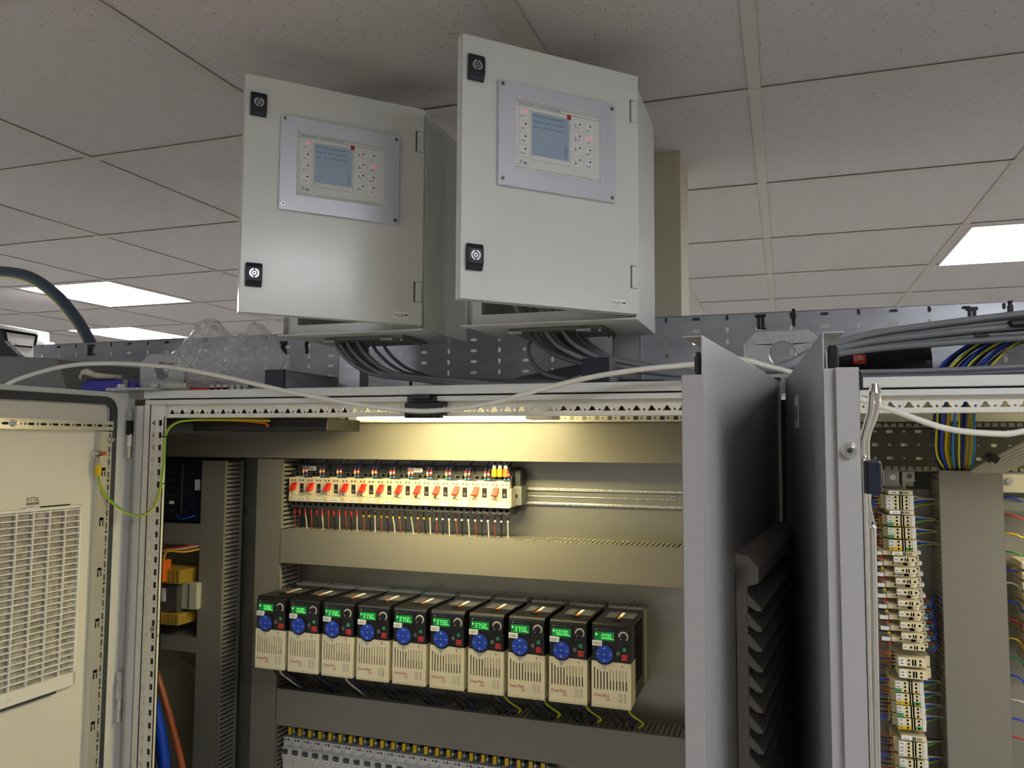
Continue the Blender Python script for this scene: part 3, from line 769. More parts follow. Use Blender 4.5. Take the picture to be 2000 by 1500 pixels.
# ================================================================== MOTOR BREAKERS
BW = .0443
def make_breaker(loc):
    t = thing('motor_breaker', 'x', 'motor breaker', loc, group='row of twelve motor breakers')
    g = .0005
    m = MB()
    m.prism([(g, 0), (BW-g, 0), (BW-g, .0535), (.030, .0535), (.029, .0555), (.016, .0555), (.015, .0535), (g, .0535)], [rect(.0275, .0385, .0200, .0405)], 'xz', 0, .012, 'beige')
    m.box(.0255, .026, -.0003, 0, .008, .046, 'beige_dark'); m.box(.002, .023, -.0003, 0, .0385, .0388, 'beige_dark')
    for x in (.008, .016, .0295, .0375): m.cyl((x, 0, .0475), (0, -1, 0), .0031, .0008, 'beige_dark', 14).cyl((x, -.0008, .0475), (0, -1, 0), .0018, .0004, 'mcb_dark', 10)
    m.box(.0255, .0415, -.0003, 0, .0130, .0136, 'ink_green'); m.box(.002, .0105, -.0002, 0, .002, .012, 'beige_dark'); m.box(.0072, .0092, -.0003, 0, .016, .019, 'hole')
    m.build('front_cover', t, bevel=.0008)
    m = MB(Matrix.Shear('XZ', 4, (0, 0)) if False else Matrix(((1, 0, .22, -.0075), (0, 1, 0, 0), (0, 0, 1, 0), (0, 0, 0, 1)))); m.prism([(.0, .026), (-.0105, .0235), (-.0125, .0265), (-.0035, .0425), (0, .0425)], [], 'yz', .0085, .0205, 'rocker_red'); m.M = Matrix.Identity(4); m.box(.0105, .0205, -.0025, 0, .0155, .0255, 'beige'); m.build('red_switch', t, bevel=.0008)
    m = MB(); m.box(.0277, .0383, .0008, .004, .0202, .0403, 'rocker_black'); m.cyl((.033, .0008, .0265), (0, -1, 0), .003, .0012, 'button_grey', 14); m.build('black_window', t, bevel=.0006)
    m = MB()
    m.box(g, BW-g, .012, .066, -.001, .058, 'contactor_black')
    m.box(g, BW-g, .008, .05, -.0155, -.001, 'contactor_black'); m.box(g, BW-g, .016, .05, .0555, .067, 'contactor_black'); m.box(g, BW-g, .03, .055, .067, .083, 'contactor_black')
    for x in (.008, .0222, .0365): m.cyl((x, .0079, -.0065), (0, -1, 0), .0035, .0004, 'hole', 14); m.box(x-.004, x+.004, .004, .008, -.0145, -.0115, 'contactor_black')
    for x in (.010, .0235): m.cyl((x, .0159, .0610), (0, -1, 0), .0034, .0004, 'hole', 14)
    m.build('body', t, bevel=.0008)
    return t
BX0, BY, BZ = -1.0699, .2618, 1.8617
codes = ['33Q3-8', '33Q4-8', '33Q6-8', '33Q7-8', '34Q1-8', '34Q3-8', '34Q7-8', '35Q1-8', '35Q3-8', '35Q7-8', '36Q3-8', '36Q6-8']
br0 = make_breaker((BX0, BY, BZ)); brs = []
for i in range(12):
    b = br0 if i == 0 else copy_tree(br0)
    b.location = (BX0+i*BW, BY, BZ); brs.append(b)
    b['label'] = 'cream motor breaker with red switch, %s' % ('leftmost of the row' if i == 0 else 'rightmost of the row' if i == 11 else ORD[i]+' of the row from the left')
for i, b in enumerate(brs):
    m = MB(); m.box(.021, .0425, -.0006, .0002, .0012, .0085, 'label_white'); m.text(codes[i], (.0222, -.0009, .0026), FX, FU, .0042, 'ink_black', .0188); m.build('label', b)
    x = BX0+i*BW
    # two control wires above
    for k, (dx, mk) in enumerate(((.0295, 'yellow'), (.0375, 'wire_red'))):
        lean = .018 if (i+k) % 2 else .008
        m = MB(); m.tube([(x+dx, BY+.012, BZ+.055), (x+dx, BY+.012, BZ+.072), (x+dx+lean*.25, BY+.016, BZ+.083), (x+dx+lean, BY+.02, BZ+.100)], .0013, 'wire_navy', 6, 4)
        w_ = m.build('wire'); tag(w_, 'dark blue wire with %s marker rising from the %s red-switch breaker' % ('yellow' if k == 0 else 'red', ORD[i]), 'wire', 'dark blue wires above the breakers')
        O = Vector(w_.location)
        for q, (zz, mm) in enumerate(((.0565, 'wire_lightblue'), (.0625, mk), (.0665, 'label_white'), (.0705, 'wire_red'))):
            MB().cyl((x+dx, BY+.012, BZ+zz), (0, 0, 1), .0024, .0036, mm, 10).build('wire_marker', w_, origin=tuple(O))
    for k, (dx, mm, nm) in enumerate(((.008, 'wire_brown', 'brown'), (.0222, 'wire_black', 'black'), (.0365, 'wire_white', 'grey'))):
        j = random.uniform(-.003, .003)
        m = MB(); m.tube([(x+dx, BY+.012, BZ-.014), (x+dx, BY+.012, BZ-.026), (x+dx+j*.5, BY+.016, BZ-.044), (x+dx+j, BY+.02, BZ-.070)], .0014, mm, 6, 4)
        w_ = m.build('wire'); tag(w_, '%s wire running down from the %s red-switch breaker into the duct' % (nm, ORD[i]), 'wire', 'load wires below the breakers')
        MB().cyl((x+dx, BY+.012, BZ-.026), (0, 0, 1), .0019, .007, 'wire_red' if i < 4 else 'wire_black', 10).cyl((x+dx, BY+.0125, BZ-.0305), (0, 0, 1), .0021, .0035, 'label_white' if i > 7 else ('yellow' if i > 3 else 'wire_red'), 10).build('wire_marker', w_, origin=tuple(w_.location))
for i, (x, tx) in enumerate(((-1.051, 'leftmost'), (-.783, 'middle'))):
    m = MB(); m.box(x, x+.034, BY+.024, BY+.0295, BZ+.0690, BZ+.0785, 'label_white')
    for k in range(7): m.box(x+.002+.0042*k, x+.0048+.0042*k, BY+.0237, BY+.024, BZ+.071, BZ+.0765, 'ink_grey')
    tag(m.build('marker_label'), 'white printed marker label on the black contacts, %s of the row' % tx, 'label')
for i in range(3):
    x = BX0+11*BW+.008+.0125*i
    m = MB(); m.tube([(x, BY+.010, BZ+.060), (x, BY+.010, BZ+.088), (x+.003, BY+.015, BZ+.100)], .0016, 'wire_black', 6, 3); o = m.build('wire')
    tag(o, 'wire with %s above the last red-switch breaker' % ('large yellow marker at left', 'large yellow marker at middle', 'large orange marker')[i], 'wire')
    MB().box(x-.005, x+.004, BY+.005, BY+.012, BZ+.064, BZ+.080, 'yellow' if i < 2 else 'orange').box(x-.003, x+.003, BY+.004, BY+.012, BZ+.081, BZ+.089, 'label_white').build('wire_marker', o, origin=tuple(o.location))
m = MB(); x = BX0+12*BW
m.box(x+.0003, x+.0035, .262, .33, BZ+.002, BZ+.040, 'beige_dark'); m.box(x+.0003, x+.018, .285, .327, BZ+.005, BZ+.044, 'dark_grey_metal'); m.box(x+.002, x+.014, .29, .325, BZ+.03, BZ+.078, 'contactor_black'); m.box(x+.006, x+.009, .2845, .2852, BZ+.02, BZ+.028, 'hole')
tag(m.build('end_bracket', bevel=.0008), 'grey end bracket at the right end of the breaker row', 'bracket')

# ================================================================== MINIATURE BREAKERS (bottom row)
def make_mcb(loc):
    t = thing('miniature_breaker', 'x', 'miniature breaker', loc, group='white miniature breakers along the bottom')
    w_ = .0252
    m = MB()
    m.prism([(.004, -.065), (.004, -.022), (0, -.022), (0, -.004), (.006, 0), (.006, .0175), (.05, .0175), (.05, -.065)], [], 'yz', 0, w_, 'mcb_white')
    for x, z, r in ((.005, .0125, .0022), (.0125, .0125, .0028), (.0205, .0120, .0012), (.0205, .004, .0014)): m.cyl((x, .0062, z), (0, -1, 0), r, .0006, 'mcb_dark', 10)
    for x in (.014, .0165, .019): m.box(x, x+.0015, .0052, .006, -.0005, .0010, 'mcb_dark')
    m.build('body', t, bevel=.0005)
    m = MB(); m.box(.0035, .0155, -.005, .003, -.0130, -.006, 'mcb_toggle'); m.box(.0035, .0155, -.0015, .001, -.0175, -.013, 'ink_grey'); m.build('toggle', t, bevel=.0006)
    m = MB(); m.box(.001, .0175, -.0004, .0004, -.0265, -.0185, 'label_white'); m.text('37F4', (.003, -.0007, -.0250), FX, FU, .0042, 'ink_black', .012); m.build('label', t)
    return t
MP = .02575
mc0 = make_mcb((-1.0735, .265, 1.3195))
for i in range(24):
    b = mc0 if i == 0 else copy_tree(mc0)
    b.location = (-1.0735+i*MP, .265, 1.3195)
    b['label'] = 'white miniature breaker with grey toggle, %s from the left of the bottom row' % ORD[i]
for i in range(24):
    x = -1.0735+i*MP
    m = MB(); m.box(x+.008, x+.0155, .276, .283, 1.341, 1.3565, 'yellow'); m.tube([(x+.012, .280, 1.335), (x+.012, .280, 1.37), (x+.012, .283, 1.378)], .0013, 'wire_brown', 6, 2)
    tag(m.build('wire'), 'yellow-tagged wire entering the %s white miniature breaker from above' % ORD[i], 'wire', 'yellow tagged wires above the bottom row')
    m = MB(); m.tube([(x+.020, .281, 1.333), (x+.020, .281, 1.36), (x+.021, .285, 1.378)], .0015, 'wire_lightblue', 6, 2).cyl((x+.020, .281, 1.345), (0, 0, 1), .0025, .005, 'beige', 8)
    tag(m.build('wire'), 'blue wire entering the %s white miniature breaker from above' % ORD[i], 'wire', 'blue wires above the bottom row')

# wires hanging beneath the drives
for i in range(10):
    x = DX0+i*DP
    for k in range(4 if i > 5 else 3):
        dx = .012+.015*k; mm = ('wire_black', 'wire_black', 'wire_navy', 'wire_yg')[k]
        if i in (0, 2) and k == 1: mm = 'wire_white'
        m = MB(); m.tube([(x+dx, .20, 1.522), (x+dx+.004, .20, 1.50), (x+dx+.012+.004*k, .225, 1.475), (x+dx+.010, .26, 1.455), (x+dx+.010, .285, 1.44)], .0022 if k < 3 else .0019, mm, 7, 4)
        tag(m.build('wire'), '%s wire looping from under drive VSD%d into the duct' % ({'wire_black': 'black', 'wire_navy': 'dark blue', 'wire_yg': 'green and yellow', 'wire_white': 'white'}[mm], i+1)+(' at its left' if k == 0 else ' near its middle' if k == 2 else ''), 'wire', 'wires beneath the drives')

# ================================================================== FAR LEFT: power supply, transformer, heavy cables
t = thing('power_supply', 'dark blue-black power supply hanging in shadow behind the left post', 'power supply', (-1.40, .33, 1.803), world=True)
MB().box(-1.50, -1.305, .255, .33, 1.806, 1.952, 'latch_black').box(-1.50, -1.36, .25, .256, 1.82, 1.945, 'black').build('body', t, bevel=.003)
MB().box(-1.394, -1.382, .2485, .2505, 1.846, 1.853, 'label_white').build('label', t)
MB().box(-1.325, -1.310, .2535, .2555, 1.880, 1.905, 'white_plastic').build('label', t)
for zz in (1.918, 1.846): MB().cyl((-1.334, .2555, zz), (0, -1, 0), .0015, .001, 'steel', 8).build('screw', t)
m = MB()
for k in range(6): m.box(-1.41, -1.38+.004*(k % 2), .2490, .2502, 1.83+.018*k, 1.8305+.018*k, 'ink_grey')
m.build('printed_mark', t)
t = thing('transformer', 'grey iron transformer with yellow bobbin and orange terminals behind the left post', 'transformer', (-1.36, .33, 1.56), world=True)
MB().box(-1.45, -1.332, .215, .31, 1.60, 1.668, 'transformer_iron').box(-1.332, -1.29, .23, .30, 1.608, 1.668, 'drive_fin').box(-1.312, -1.310, .228, .23, 1.61, 1.667, 'ink_black').build('core', t, bevel=.002)
m = MB()
for za, zb in ((1.668, 1.700), (1.575, 1.60)):
    m = MB().box(-1.40, -1.318, .21, .275, za+.002, zb-.003, 'transformer_yellow')
    for k in range(8): m.box(-1.40+.0105*k, -1.392+.0105*k, .205, .28, za, zb, 'transformer_yellow')
    m.build('bobbin', t, bevel=.001)
MB().box(-1.40, -1.355, .185, .22, 1.672, 1.722, 'orange').build('terminal_block', t, bevel=.002)
MB().box(-1.40, -1.372, .188, .215, 1.582, 1.602, 'orange').build('terminal_block', t, bevel=.002)
MB().box(-1.382, -1.364, .2135, .2152, 1.625, 1.655, 'label_white').build('rating_label', t)
m = MB()
m.box(-1.48, -1.30, .20, .33, 1.541, 1.5425, 'dark_grey_metal')
for k, mm in enumerate(('wire_red', 'wire_white', 'wire_brown', 'yellow')):
    w_ = MB().tube([(-1.376+.005*k, .20, 1.722), (-1.368+.006*k, .20, 1.742), (-1.335+.006*k, .22, 1.749-.003*k), (-1.30+.004*k, .26, 1.756-.003*k)], .0018, mm, 6, 4)
    tag(w_.build('wire'), '%s wire arching out of the transformer terminals' % ('red', 'white', 'brown', 'yellow')[k], 'wire')
for k, (pts, mm, lb) in enumerate((
        ([(-1.292, .10, 1.50), (-1.275, .10, 1.45), (-1.250, .10, 1.38), (-1.232, .10, 1.28), (-1.225, .10, 1.1)], 'cable_bluebig', 'thick blue cable, right one of the two behind the left post'),
        ([(-1.284, .115, 1.505), (-1.258, .115, 1.45), (-1.225, .115, 1.37), (-1.198, .115, 1.28), (-1.185, .115, 1.1)], 'cable_brownbig', 'thick brown cable, right one of the two behind the left post'),
        ([(-1.31, .09, 1.46), (-1.290, .09, 1.40), (-1.268, .09, 1.33), (-1.258, .09, 1.25), (-1.25, .09, 1.1)], 'cable_bluebig', 'thick blue cable, left one of the two behind the left post'),
        ([(-1.30, .105, 1.43), (-1.277, .105, 1.38), (-1.248, .105, 1.31), (-1.235, .105, 1.24), (-1.228, .105, 1.1)], 'cable_brownbig', 'thick brown cable, left one of the two behind the left post'))):
    tag(MB().tube([(p[0]-.012, p[1], p[2]) for p in pts], .0115 if 'blue' in mm else .0070, mm, 14, 8).build('power_cable'), lb, 'cable')
tag(MB().tube([(-1.37, .246, 1.822), (-1.35, .235, 1.815), (-1.33, .235, 1.815), (-1.315, .246, 1.822)], .0018, 'wire_blue', 6, 5).build('wire'), 'blue wire looping below the dark power supply', 'wire')

# earth wire from the left door to the frame
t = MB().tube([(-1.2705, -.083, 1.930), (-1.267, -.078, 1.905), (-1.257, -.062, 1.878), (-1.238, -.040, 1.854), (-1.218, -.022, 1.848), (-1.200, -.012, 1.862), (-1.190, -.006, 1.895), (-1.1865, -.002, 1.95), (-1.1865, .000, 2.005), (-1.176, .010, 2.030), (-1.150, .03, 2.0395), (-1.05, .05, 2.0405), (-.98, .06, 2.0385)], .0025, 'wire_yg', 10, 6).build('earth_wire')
tag(t, 'green and yellow earth wire looping from the left door up the post', 'wire')
for z in (2.006, 1.912): 
    o = MB().tube([(-1.198, .001, z), (-1.187, -.0045, z-.001), (-1.181, .003, z)], .0012, 'tie_black', 6, 4).build('cable_tie'); tag(o, 'small black cable tie on the green-yellow wire, %s one' % ('upper' if z > 1.95 else 'lower'), 'cable tie')
tag(MB().box(-1.16, -.99, .058, .075, 2.0415, 2.0485, 'orange').tube([(-1.16, .05, 2.0405), (-1.08, .06, 2.040), (-1.0, .062, 2.035), (-.985, .06, 2.028)], .003, 'orange', 8, 5).build('network_cable', bevel=.002), 'orange cable tied under the roof above the left duct', 'cable')
tag(MB().tube([(-.31, .10, 2.053), (-.2, .10, 2.052), (-.06, .10, 2.053)], .004, 'orange', 8, 4).build('network_cable'), 'orange cable under the roof at the right end of the left enclosure', 'cable')
tag(MB().tube([(.1, .12, 2.052), (.24, .12, 2.053), (.31, .12, 2.052), (.5, .12, 2.055)], .0048, 'orange', 8, 4).build('network_cable'), 'orange cable under the roof of the right enclosure', 'cable')

# ================================================================== CONTROL BOXES ON TOP
def control_box(label, org, D0, ang):
    """org: world corner (left, front, bottom) of the body; D0: free upright edge of the ajar door"""
    t = thing('control_box', label, 'control box', org, group='two control boxes on top of the enclosures')
    BWd, BD, BH, e = .302, .200, .400, .0018
    m = MB()
    m.box(0, e, 0, BD, 0, BH, 'box_paint').box(BWd-e, BWd, 0, BD, 0, BH, 'box_paint').box(0, BWd, BD-e, BD, 0, BH, 'box_paint')
    m.box(0, BWd, 0, BD, BH-e, BH, 'box_paint')
    m.box(0, .07, 0, BD, 0, e, 'box_paint').box(.23, BWd, 0, BD, 0, e, 'box_paint').box(.07, .23, 0, .05, 0, e, 'box_paint').box(.07, .23, .15, BD, 0, e, 'box_paint')
    # folded front rim: opening with rounded lower corner and a drip edge below and above
    rim = [rect(.026, BWd-.026, .022, BH-.022)]
    m.prism(rect(0, BWd, .001, BH-.001), rim, 'xz', .012, .0135, 'box_paint')
    m.box(.024, BWd-.024, .012, .024, .0205, .022, 'box_paint'); m.box(.0245, .026, .012, .024, .022, BH-.022, 'box_paint')
    m.box(-.004, BWd+.002, -.012, .014, -.0012, .0012, 'box_paint'); m.box(-.002, BWd+.002, -.012, .014, BH-.001, BH+.001, 'box_paint')
    m.build('body', t, bevel=.001)
    m = MB(); m.box(.065, .235, .045, .155, -.006, -.001, 'dark_grey_metal')
    for x in (.072, .228): m.cyl((x, .055, -.006), (0, 0, -1), .004, .004, 'steel', 6); m.cyl((x, .145, -.006), (0, 0, -1), .004, .004, 'steel', 6)
    m.box(.064, .09, .04, .06, -.0095, -.006, 'bright_zinc'); m.box(.19, .215, .04, .06, -.0095, -.006, 'bright_zinc')
    m.build('gland_plate', t)
    m = MB(Matrix.Translation((D0[0]-org[0], D0[1]-org[1], -org[2])) @ Matrix.Rotation(math.radians(ang), 4, 'Z'))
    DWd = .3155; z0, z1 = 2.2065, 2.6065
    Md = m.M
    # door leaf with notches for the hinges
    h = [(2.5252, 2.5638), (2.2485, 2.2865)]
    out = [(0, z0), (DWd, z0), (DWd, h[1][0]), (DWd-.0165, h[1][0]), (DWd-.0165, h[1][1]), (DWd, h[1][1]), (DWd, h[0][0]), (DWd-.0165, h[0][0]), (DWd-.0165, h[0][1]), (DWd, h[0][1]), (DWd, z1), (0, z1)]
    m.prism(out, [], 'xz', 0, .0018, 'box_paint')
    m.box(0, .0015, 0, .0175, z0, z1, 'box_paint'); m.box(0, DWd, 0, .0175, z0, z0+.0015, 'box_paint'); m.box(0, DWd, 0, .0175, z1-.0015, z1, 'box_paint')
    m.box(.0, .014, .016, .0175, z0, z1, 'box_paint'); m.box(.0, DWd, .016, .0175, z0, z0+.014, 'box_paint'); m.box(.0, DWd, .016, .0175, z1-.014, z1, 'box_paint')
    door = m.build('door', t, bevel=.0012)
    for a, b in h:
        mm = MB(Md); mm.box(DWd-.0125, DWd-.001, .0005, .012, a+.0008, b-.0008, 'box_paint'); mm.box(DWd-.0165, DWd-.0125, .004, .006, a, b, 'dark_grey_metal'); mm.build('hinge', door, bevel=.0025, seg=3)
    for zc in (2.5557, 2.2692):
        mm = MB(Md); mm.prism([(zc-.0195, -.0005), (zc+.0195, -.0005), (zc+.0195, -.0085), (zc+.012, -.0105), (zc-.009, -.0105), (zc-.0125, -.0075), (zc-.0195, -.0055)], [], 'yz', .0085, .0345, 'latch_black') if False else None
        prof = [(0, zc-.0195), (-.0045, zc-.0195), (-.0062, zc-.0125), (-.0085, zc-.0105), (-.0085, zc+.012), (-.0055, zc+.0195), (0, zc+.0195)]
        mm.prism(prof, [], 'yz', .0085, .0345, 'latch_black')
        lt = mm.build('latch', door, bevel=.0012)
        mm = MB(Md); c = .0213; zz = zc+.002
        mm.prism([(c+.0078*math.cos(a), zz+.0078*math.sin(a)) for a in [math.radians(100+k*13.5) for k in range(26)]], [circ(c, zz, .0052, 16)], 'xz', -.0092, -.0085, 'bright_zinc') if False else None
        for a0, a1 in ((100, 260), (280, 440)):
            pts = [(c+.0078*math.cos(math.radians(a0+(a1-a0)*k/12)), zz+.0078*math.sin(math.radians(a0+(a1-a0)*k/12))) for k in range(13)]
            pts += [(c+.0052*math.cos(math.radians(a1-(a1-a0)*k/12)), zz+.0052*math.sin(math.radians(a1-(a1-a0)*k/12))) for k in range(13)]
            mm.prism(pts, [], 'xz', -.0094, -.0085, 'bright_zinc')
        mm.cyl((c, -.0085, zz), (0, -1, 0), .0034, .0008, 'steel', 18); mm.cyl((c, -.0093, zz), (0, -1, 0), .0015, .0002, 'ink_black', 12)
        tag(mm.build('key_insert', door), 'bright metal key insert')
    mm = MB(Md); mm.box(.2615, .2895, -.0006, 0, 2.2165, 2.2285, 'label_white'); mm.text('Schneider', (.2628, -.0009, 2.2208), FX, FU, .0042, 'ink_green', .0185); mm.text('Electric', (.268, -.0009, 2.2180), FX, FU, .0018, 'ink_green', .011); mm.box(.2825, .2882, -.0009, -.0006, 2.2218, 2.2238, 'ink_black')
    mm.build('brand_label', door)
    # control unit let into the door
    u = MB(Md); bx0, bx1, bz0, bz1 = .0578, .2668, 2.3835, 2.5455
    ix0, ix1, iz0, iz1 = .0862, .2385, 2.4120, 2.5205
    u.prism(rect(bx0, bx1, bz0, bz1), [rect(ix0, ix1, iz0, iz1)], 'xz', -.006, -.0002, 'bezel'); cu = u.build('control_unit', t, bevel=.0007)
    m = MB(Md); m.box(ix0, ix1, -.0030, -.0018, iz0, iz1, 'faceplate')
    y = -.0032
    def line(x0, x1, z_, mt='ink_blue', th=.0004): m.box(x0, x1, y, -.003, z_, z_+th, mt)
    line(ix0+.001, ix1-.001, 2.5182, 'ink_black'); line(ix0+.001, ix1-.001, 2.5135, 'ink_blue'); line(.121, .197, 2.4162, 'ink_grey'); line(.227, ix1-.001, 2.4162, 'ink_grey'); line(ix0+.001, .0935, 2.4162, 'ink_grey')
    m.text('Bedieneinheit / Control Unit pe280', (.0932, y, 2.5143), FX, FU, .0030, 'ink_blue', .0725)
    m.text('Made in Germany', (.199, y, 2.4148), FX, FU, .0026, 'ink_black', .0265)
    m.box(.1780, .1850, y, -.003, 2.5060, 2.5135, 'ink_red')
    for a, b, c2, d2 in ((.1145, .1838, 2.4305, 2.4308), (.1145, .1838, 2.5072, 2.5075)): m.box(a, b, y, -.003, c2, d2, 'ink_grey')
    for a, b in ((.1145, .1148), (.1835, .1838)): m.box(a, b, y, -.003, 2.4305, 2.5075, 'ink_grey')
    m.text('p', (.0945, y, 2.4205), FX, FU, .0080, 'ink_grey', .0050, .3); m.text('e', (.1015, y, 2.4215), FX, FU, .0072, 'ink_blue', .0065, .2); m.text('peter electronic', (.0935, y, 2.4155), FX, FU, .0013, 'ink_blue', .018)
    fp = m.build('faceplate', cu)
    m = MB(Md); m.box(.1162, .1815, y-.0002, -.003, 2.4385, 2.5060, 'lcd')
    yy = y-.0004
    m.text('P+2: Menuebew Plf', (.118, yy, 2.4995), FX, FU, .0030, 'ink_blue', .052); m.text('Status: No. niestre', (.118, yy, 2.4910), FX, FU, .0030, 'ink_blue', .056); m.text('Gen. error:Timeout', (.118, yy, 2.4825), FX, FU, .0030, 'ink_blue', .053)
    m.box(.1735, .1739, yy, y, 2.442, 2.463, 'ink_blue'); m.box(.1768, .1772, yy, y, 2.442, 2.463, 'ink_blue')
    m.build('screen', cu)
    def key(cx, cz, txt, arrow=None, red=False, sub=None):
        k = MB(Md); s_ = .0072; k.box(cx-s_, cx+s_, -.0040, -.003, cz-s_-.0006, cz+s_+.0006, 'key_white')
        k.cyl((cx+.0035, -.0040, cz+.0045), (0, -1, 0), .0015, .0003, 'led_red' if red else 'ink_black', 12)
        yk = -.0043
        if arrow:
            sg = 1 if arrow == 'up' else -1; ax = cx-.0042
            k.box(ax-.0004, ax+.0004, yk, -.004, cz-.003, cz+.003, 'ink_black'); k.prism([(ax-.0014, cz+sg*.0018), (ax+.0014, cz+sg*.0018), (ax, cz+sg*.0046)], [], 'xz', yk, -.004, 'ink_black')
            k.text(txt, (cx-.001, yk, cz-.0035), FX, FU, .0042, 'ink_black', .0032 if txt != 'I' else .0008); k.text(sub, (cx+.0028, yk, cz-.0052), FX, FU, .0022, 'ink_black', .0018)
        elif txt == 'enter':
            k.box(cx+.0026, cx+.0033, yk, -.004, cz-.0035, cz+.001, 'ink_black'); k.box(cx-.002, cx+.0033, yk, -.004, cz-.0035, cz-.0028, 'ink_black'); k.prism([(cx-.0018, cz-.0048), (cx-.0018, cz-.0015), (cx-.0045, cz-.0031)], [], 'xz', yk, -.004, 'ink_black')
        else: k.text(txt, (cx-.0040, yk, cz-.0048), FX, FU, .0034, 'ink_black' if txt != 'CLR' else 'ink_blue', .0062 if len(txt) == 2 else .0082)
        k.build('key', cu, bevel=.0004)
    for k in range(4): key(.1010, 2.4998-.0195*k, 'F%d' % (k+1), red=(k == 0))
    for k, (tx, ar, sb) in enumerate((('U', 'up', 'v'), ('U', 'down', 'v'), ('I', 'up', 'A'), ('I', 'down', 'A'))): key(.1975, 2.4972-.0193*k, tx, ar, False, sb)
    for k, tx in enumerate(('ON', 'OFF', 'enter', 'CLR')): key(.2166, 2.4968-.0193*k, tx, red=(k == 1))
    for x, z in ((.0642, 2.5395), (.2598, 2.5375), (.2598, 2.3905), (.0648, 2.3935)):
        MB(Md).cyl((x, -.006, z), (0, -1, 0), .0036, .0012, 'steel', 18).cyl((x, -.0072, z), (0, -1, 0), .0017, .0002, 'ink_black', 6).build('screw', cu)
    return t
control_box('left light grey control box on top of the enclosure, its door ajar', (-.9155, .002, 2.2), (-.834, -.235), 45.8)
control_box('right light grey control box nearer the camera, with a bundle of cables leaving below', (-.5275, -.014, 2.2), (-.443, -.243), 45.0)
# cables inside the right box, seen through the gap
for k in range(7):
    m = MB(); x = -.44+.016*k
    m.tube([(x-.03, .05, 2.27), (x-.015, .06, 2.235), (x, .07, 2.195)], .0042, 'cable_grey' if k % 3 else 'wire_white', 8, 5)
    tag(m.build('cable'), 'cable end inside the right control box below its door, %s from the left' % ORD[k], 'cable', 'cables inside the right control box')
def strut(label, x0, x1, z0, z1, ya, yb, pl):
    t = thing('support_strut', label, 'support strut', ((x0+x1)/2, ya, z0), world=True)
    m = MB(); m.box(x0, x1, ya+.001, yb, z0, z0+.002, 'zinc').box(x0, x0+.002, ya+.001, yb, z0, z1, 'zinc').box(x1-.002, x1, ya+.001, yb, z0, z1, 'zinc').box(x0, x1, ya+.001, yb, z1-.002, z1, 'dark_grey_metal'); m.build('rail', t, bevel=.0006)
    tag(MB().box(x0-.001, x1+.001, ya-.002, ya+.003, z0, z1+.001, 'latch_black').build('end_cap', t, bevel=.001), 'dark blue-black plastic end cap')
    m = MB(); m.box(pl, pl+.052, .155, .157, z0, 2.199, 'zinc').box(pl, pl+.002, .155, .19, z0, 2.199, 'zinc').box(pl+.05, pl+.052, .155, .19, z0, 2.199, 'zinc'); m.build('post', t, bevel=.0006)
strut('zinc support rail with black end cap lying under the left control box', -.947, -.905, 2.0995, 2.134, -.004, .19, -.883)
strut('zinc support rail with black end cap lying under the right control box', -.318, -.274, 2.0995, 2.139, -.004, .19, -.300)

# ================================================================== CABLE TRAY BEHIND
m = MB()
ty = .40
m.v  # wall of the tray, perforated with alternating upright and lying slots
x = -2.03; k = 0
while x < 1.3:
    hs = []
    for r in range(5):
        zz = 2.2585-.0253*r
        hs.append(slot(x+.0315, zz, .0062, .0125, 3) if k % 2 == 0 else slot(x+.0315, zz, .0165, .0062, 3))
    m.prism(rect(x, x+.063, 2.10, 2.2665), hs, 'xz', ty, ty+.0015, 'tray_zinc')
    x += .063; k += 1
m.box(-2.03, x, ty, ty+.022, 2.2655, 2.267, 'tray_zinc'); m.box(-2.03, x, ty+.0205, ty+.022, 2.243, 2.2655, 'tray_zinc'); m.box(-2.03, x, ty+.0015, ty+.12, 2.0995, 2.1010, 'tray_zinc')
tr = m.build('cable_tray'); tag(tr, 'perforated galvanised cable tray wall running behind everything on top of the enclosures', 'cable tray')
for i, (x, z, dbl, lb) in enumerate(((-.0412, 2.2598, 1, 'double black cable tie on the tray wall left of the eye plate by the doors'), (.0224, 2.2589, 0, 'single black cable tie at the tray top edge between the doors'),
                                     (.342, 2.2559, 1, 'double black cable tie on the tray wall at the far right'), (.4056, 2.2557, 0, 'single black cable tie at the tray top edge near the right border'),
                                     (-1.19, 2.245, 1, 'double black cable tie on the tray beside the plastic bag'), (-1.122, 2.238, 0, 'small black cable tie on the tray under the left control box'), (-1.82, 2.2585, 1, 'black cable tie on the left part of the tray above the blue tool'), (-.835, 2.148, 0, 'thin black cable tie low on the tray between the control boxes'))):
    m = MB()
    if dbl:
        m.box(x-.010, x+.010, ty-.004, ty, z-.003, z+.003, 'tie_black')
        for dx in (-.004, .004): m.box(x+dx-.0028, x+dx+.0028, ty-.004, ty-.001, z-.026, z-.002, 'tie_black')
        m.box(x-.008, x+.010, ty-.005, ty, z-.028, z-.025, 'tie_black')
    else:
        m.box(x-.0028, x+.0028, ty-.0045, ty-.001, z-.024, z+.010, 'tie_black'); m.box(x-.0042, x+.0042, ty-.006, ty-.001, z-.008, z+.004, 'tie_black')
        if z > 2.2: m.box(x-.0035, x+.0035, ty-.006, ty+.004, z+.008, z+.012, 'tie_black')
    tag(m.build('cable_tie', bevel=.001), lb, 'cable tie')

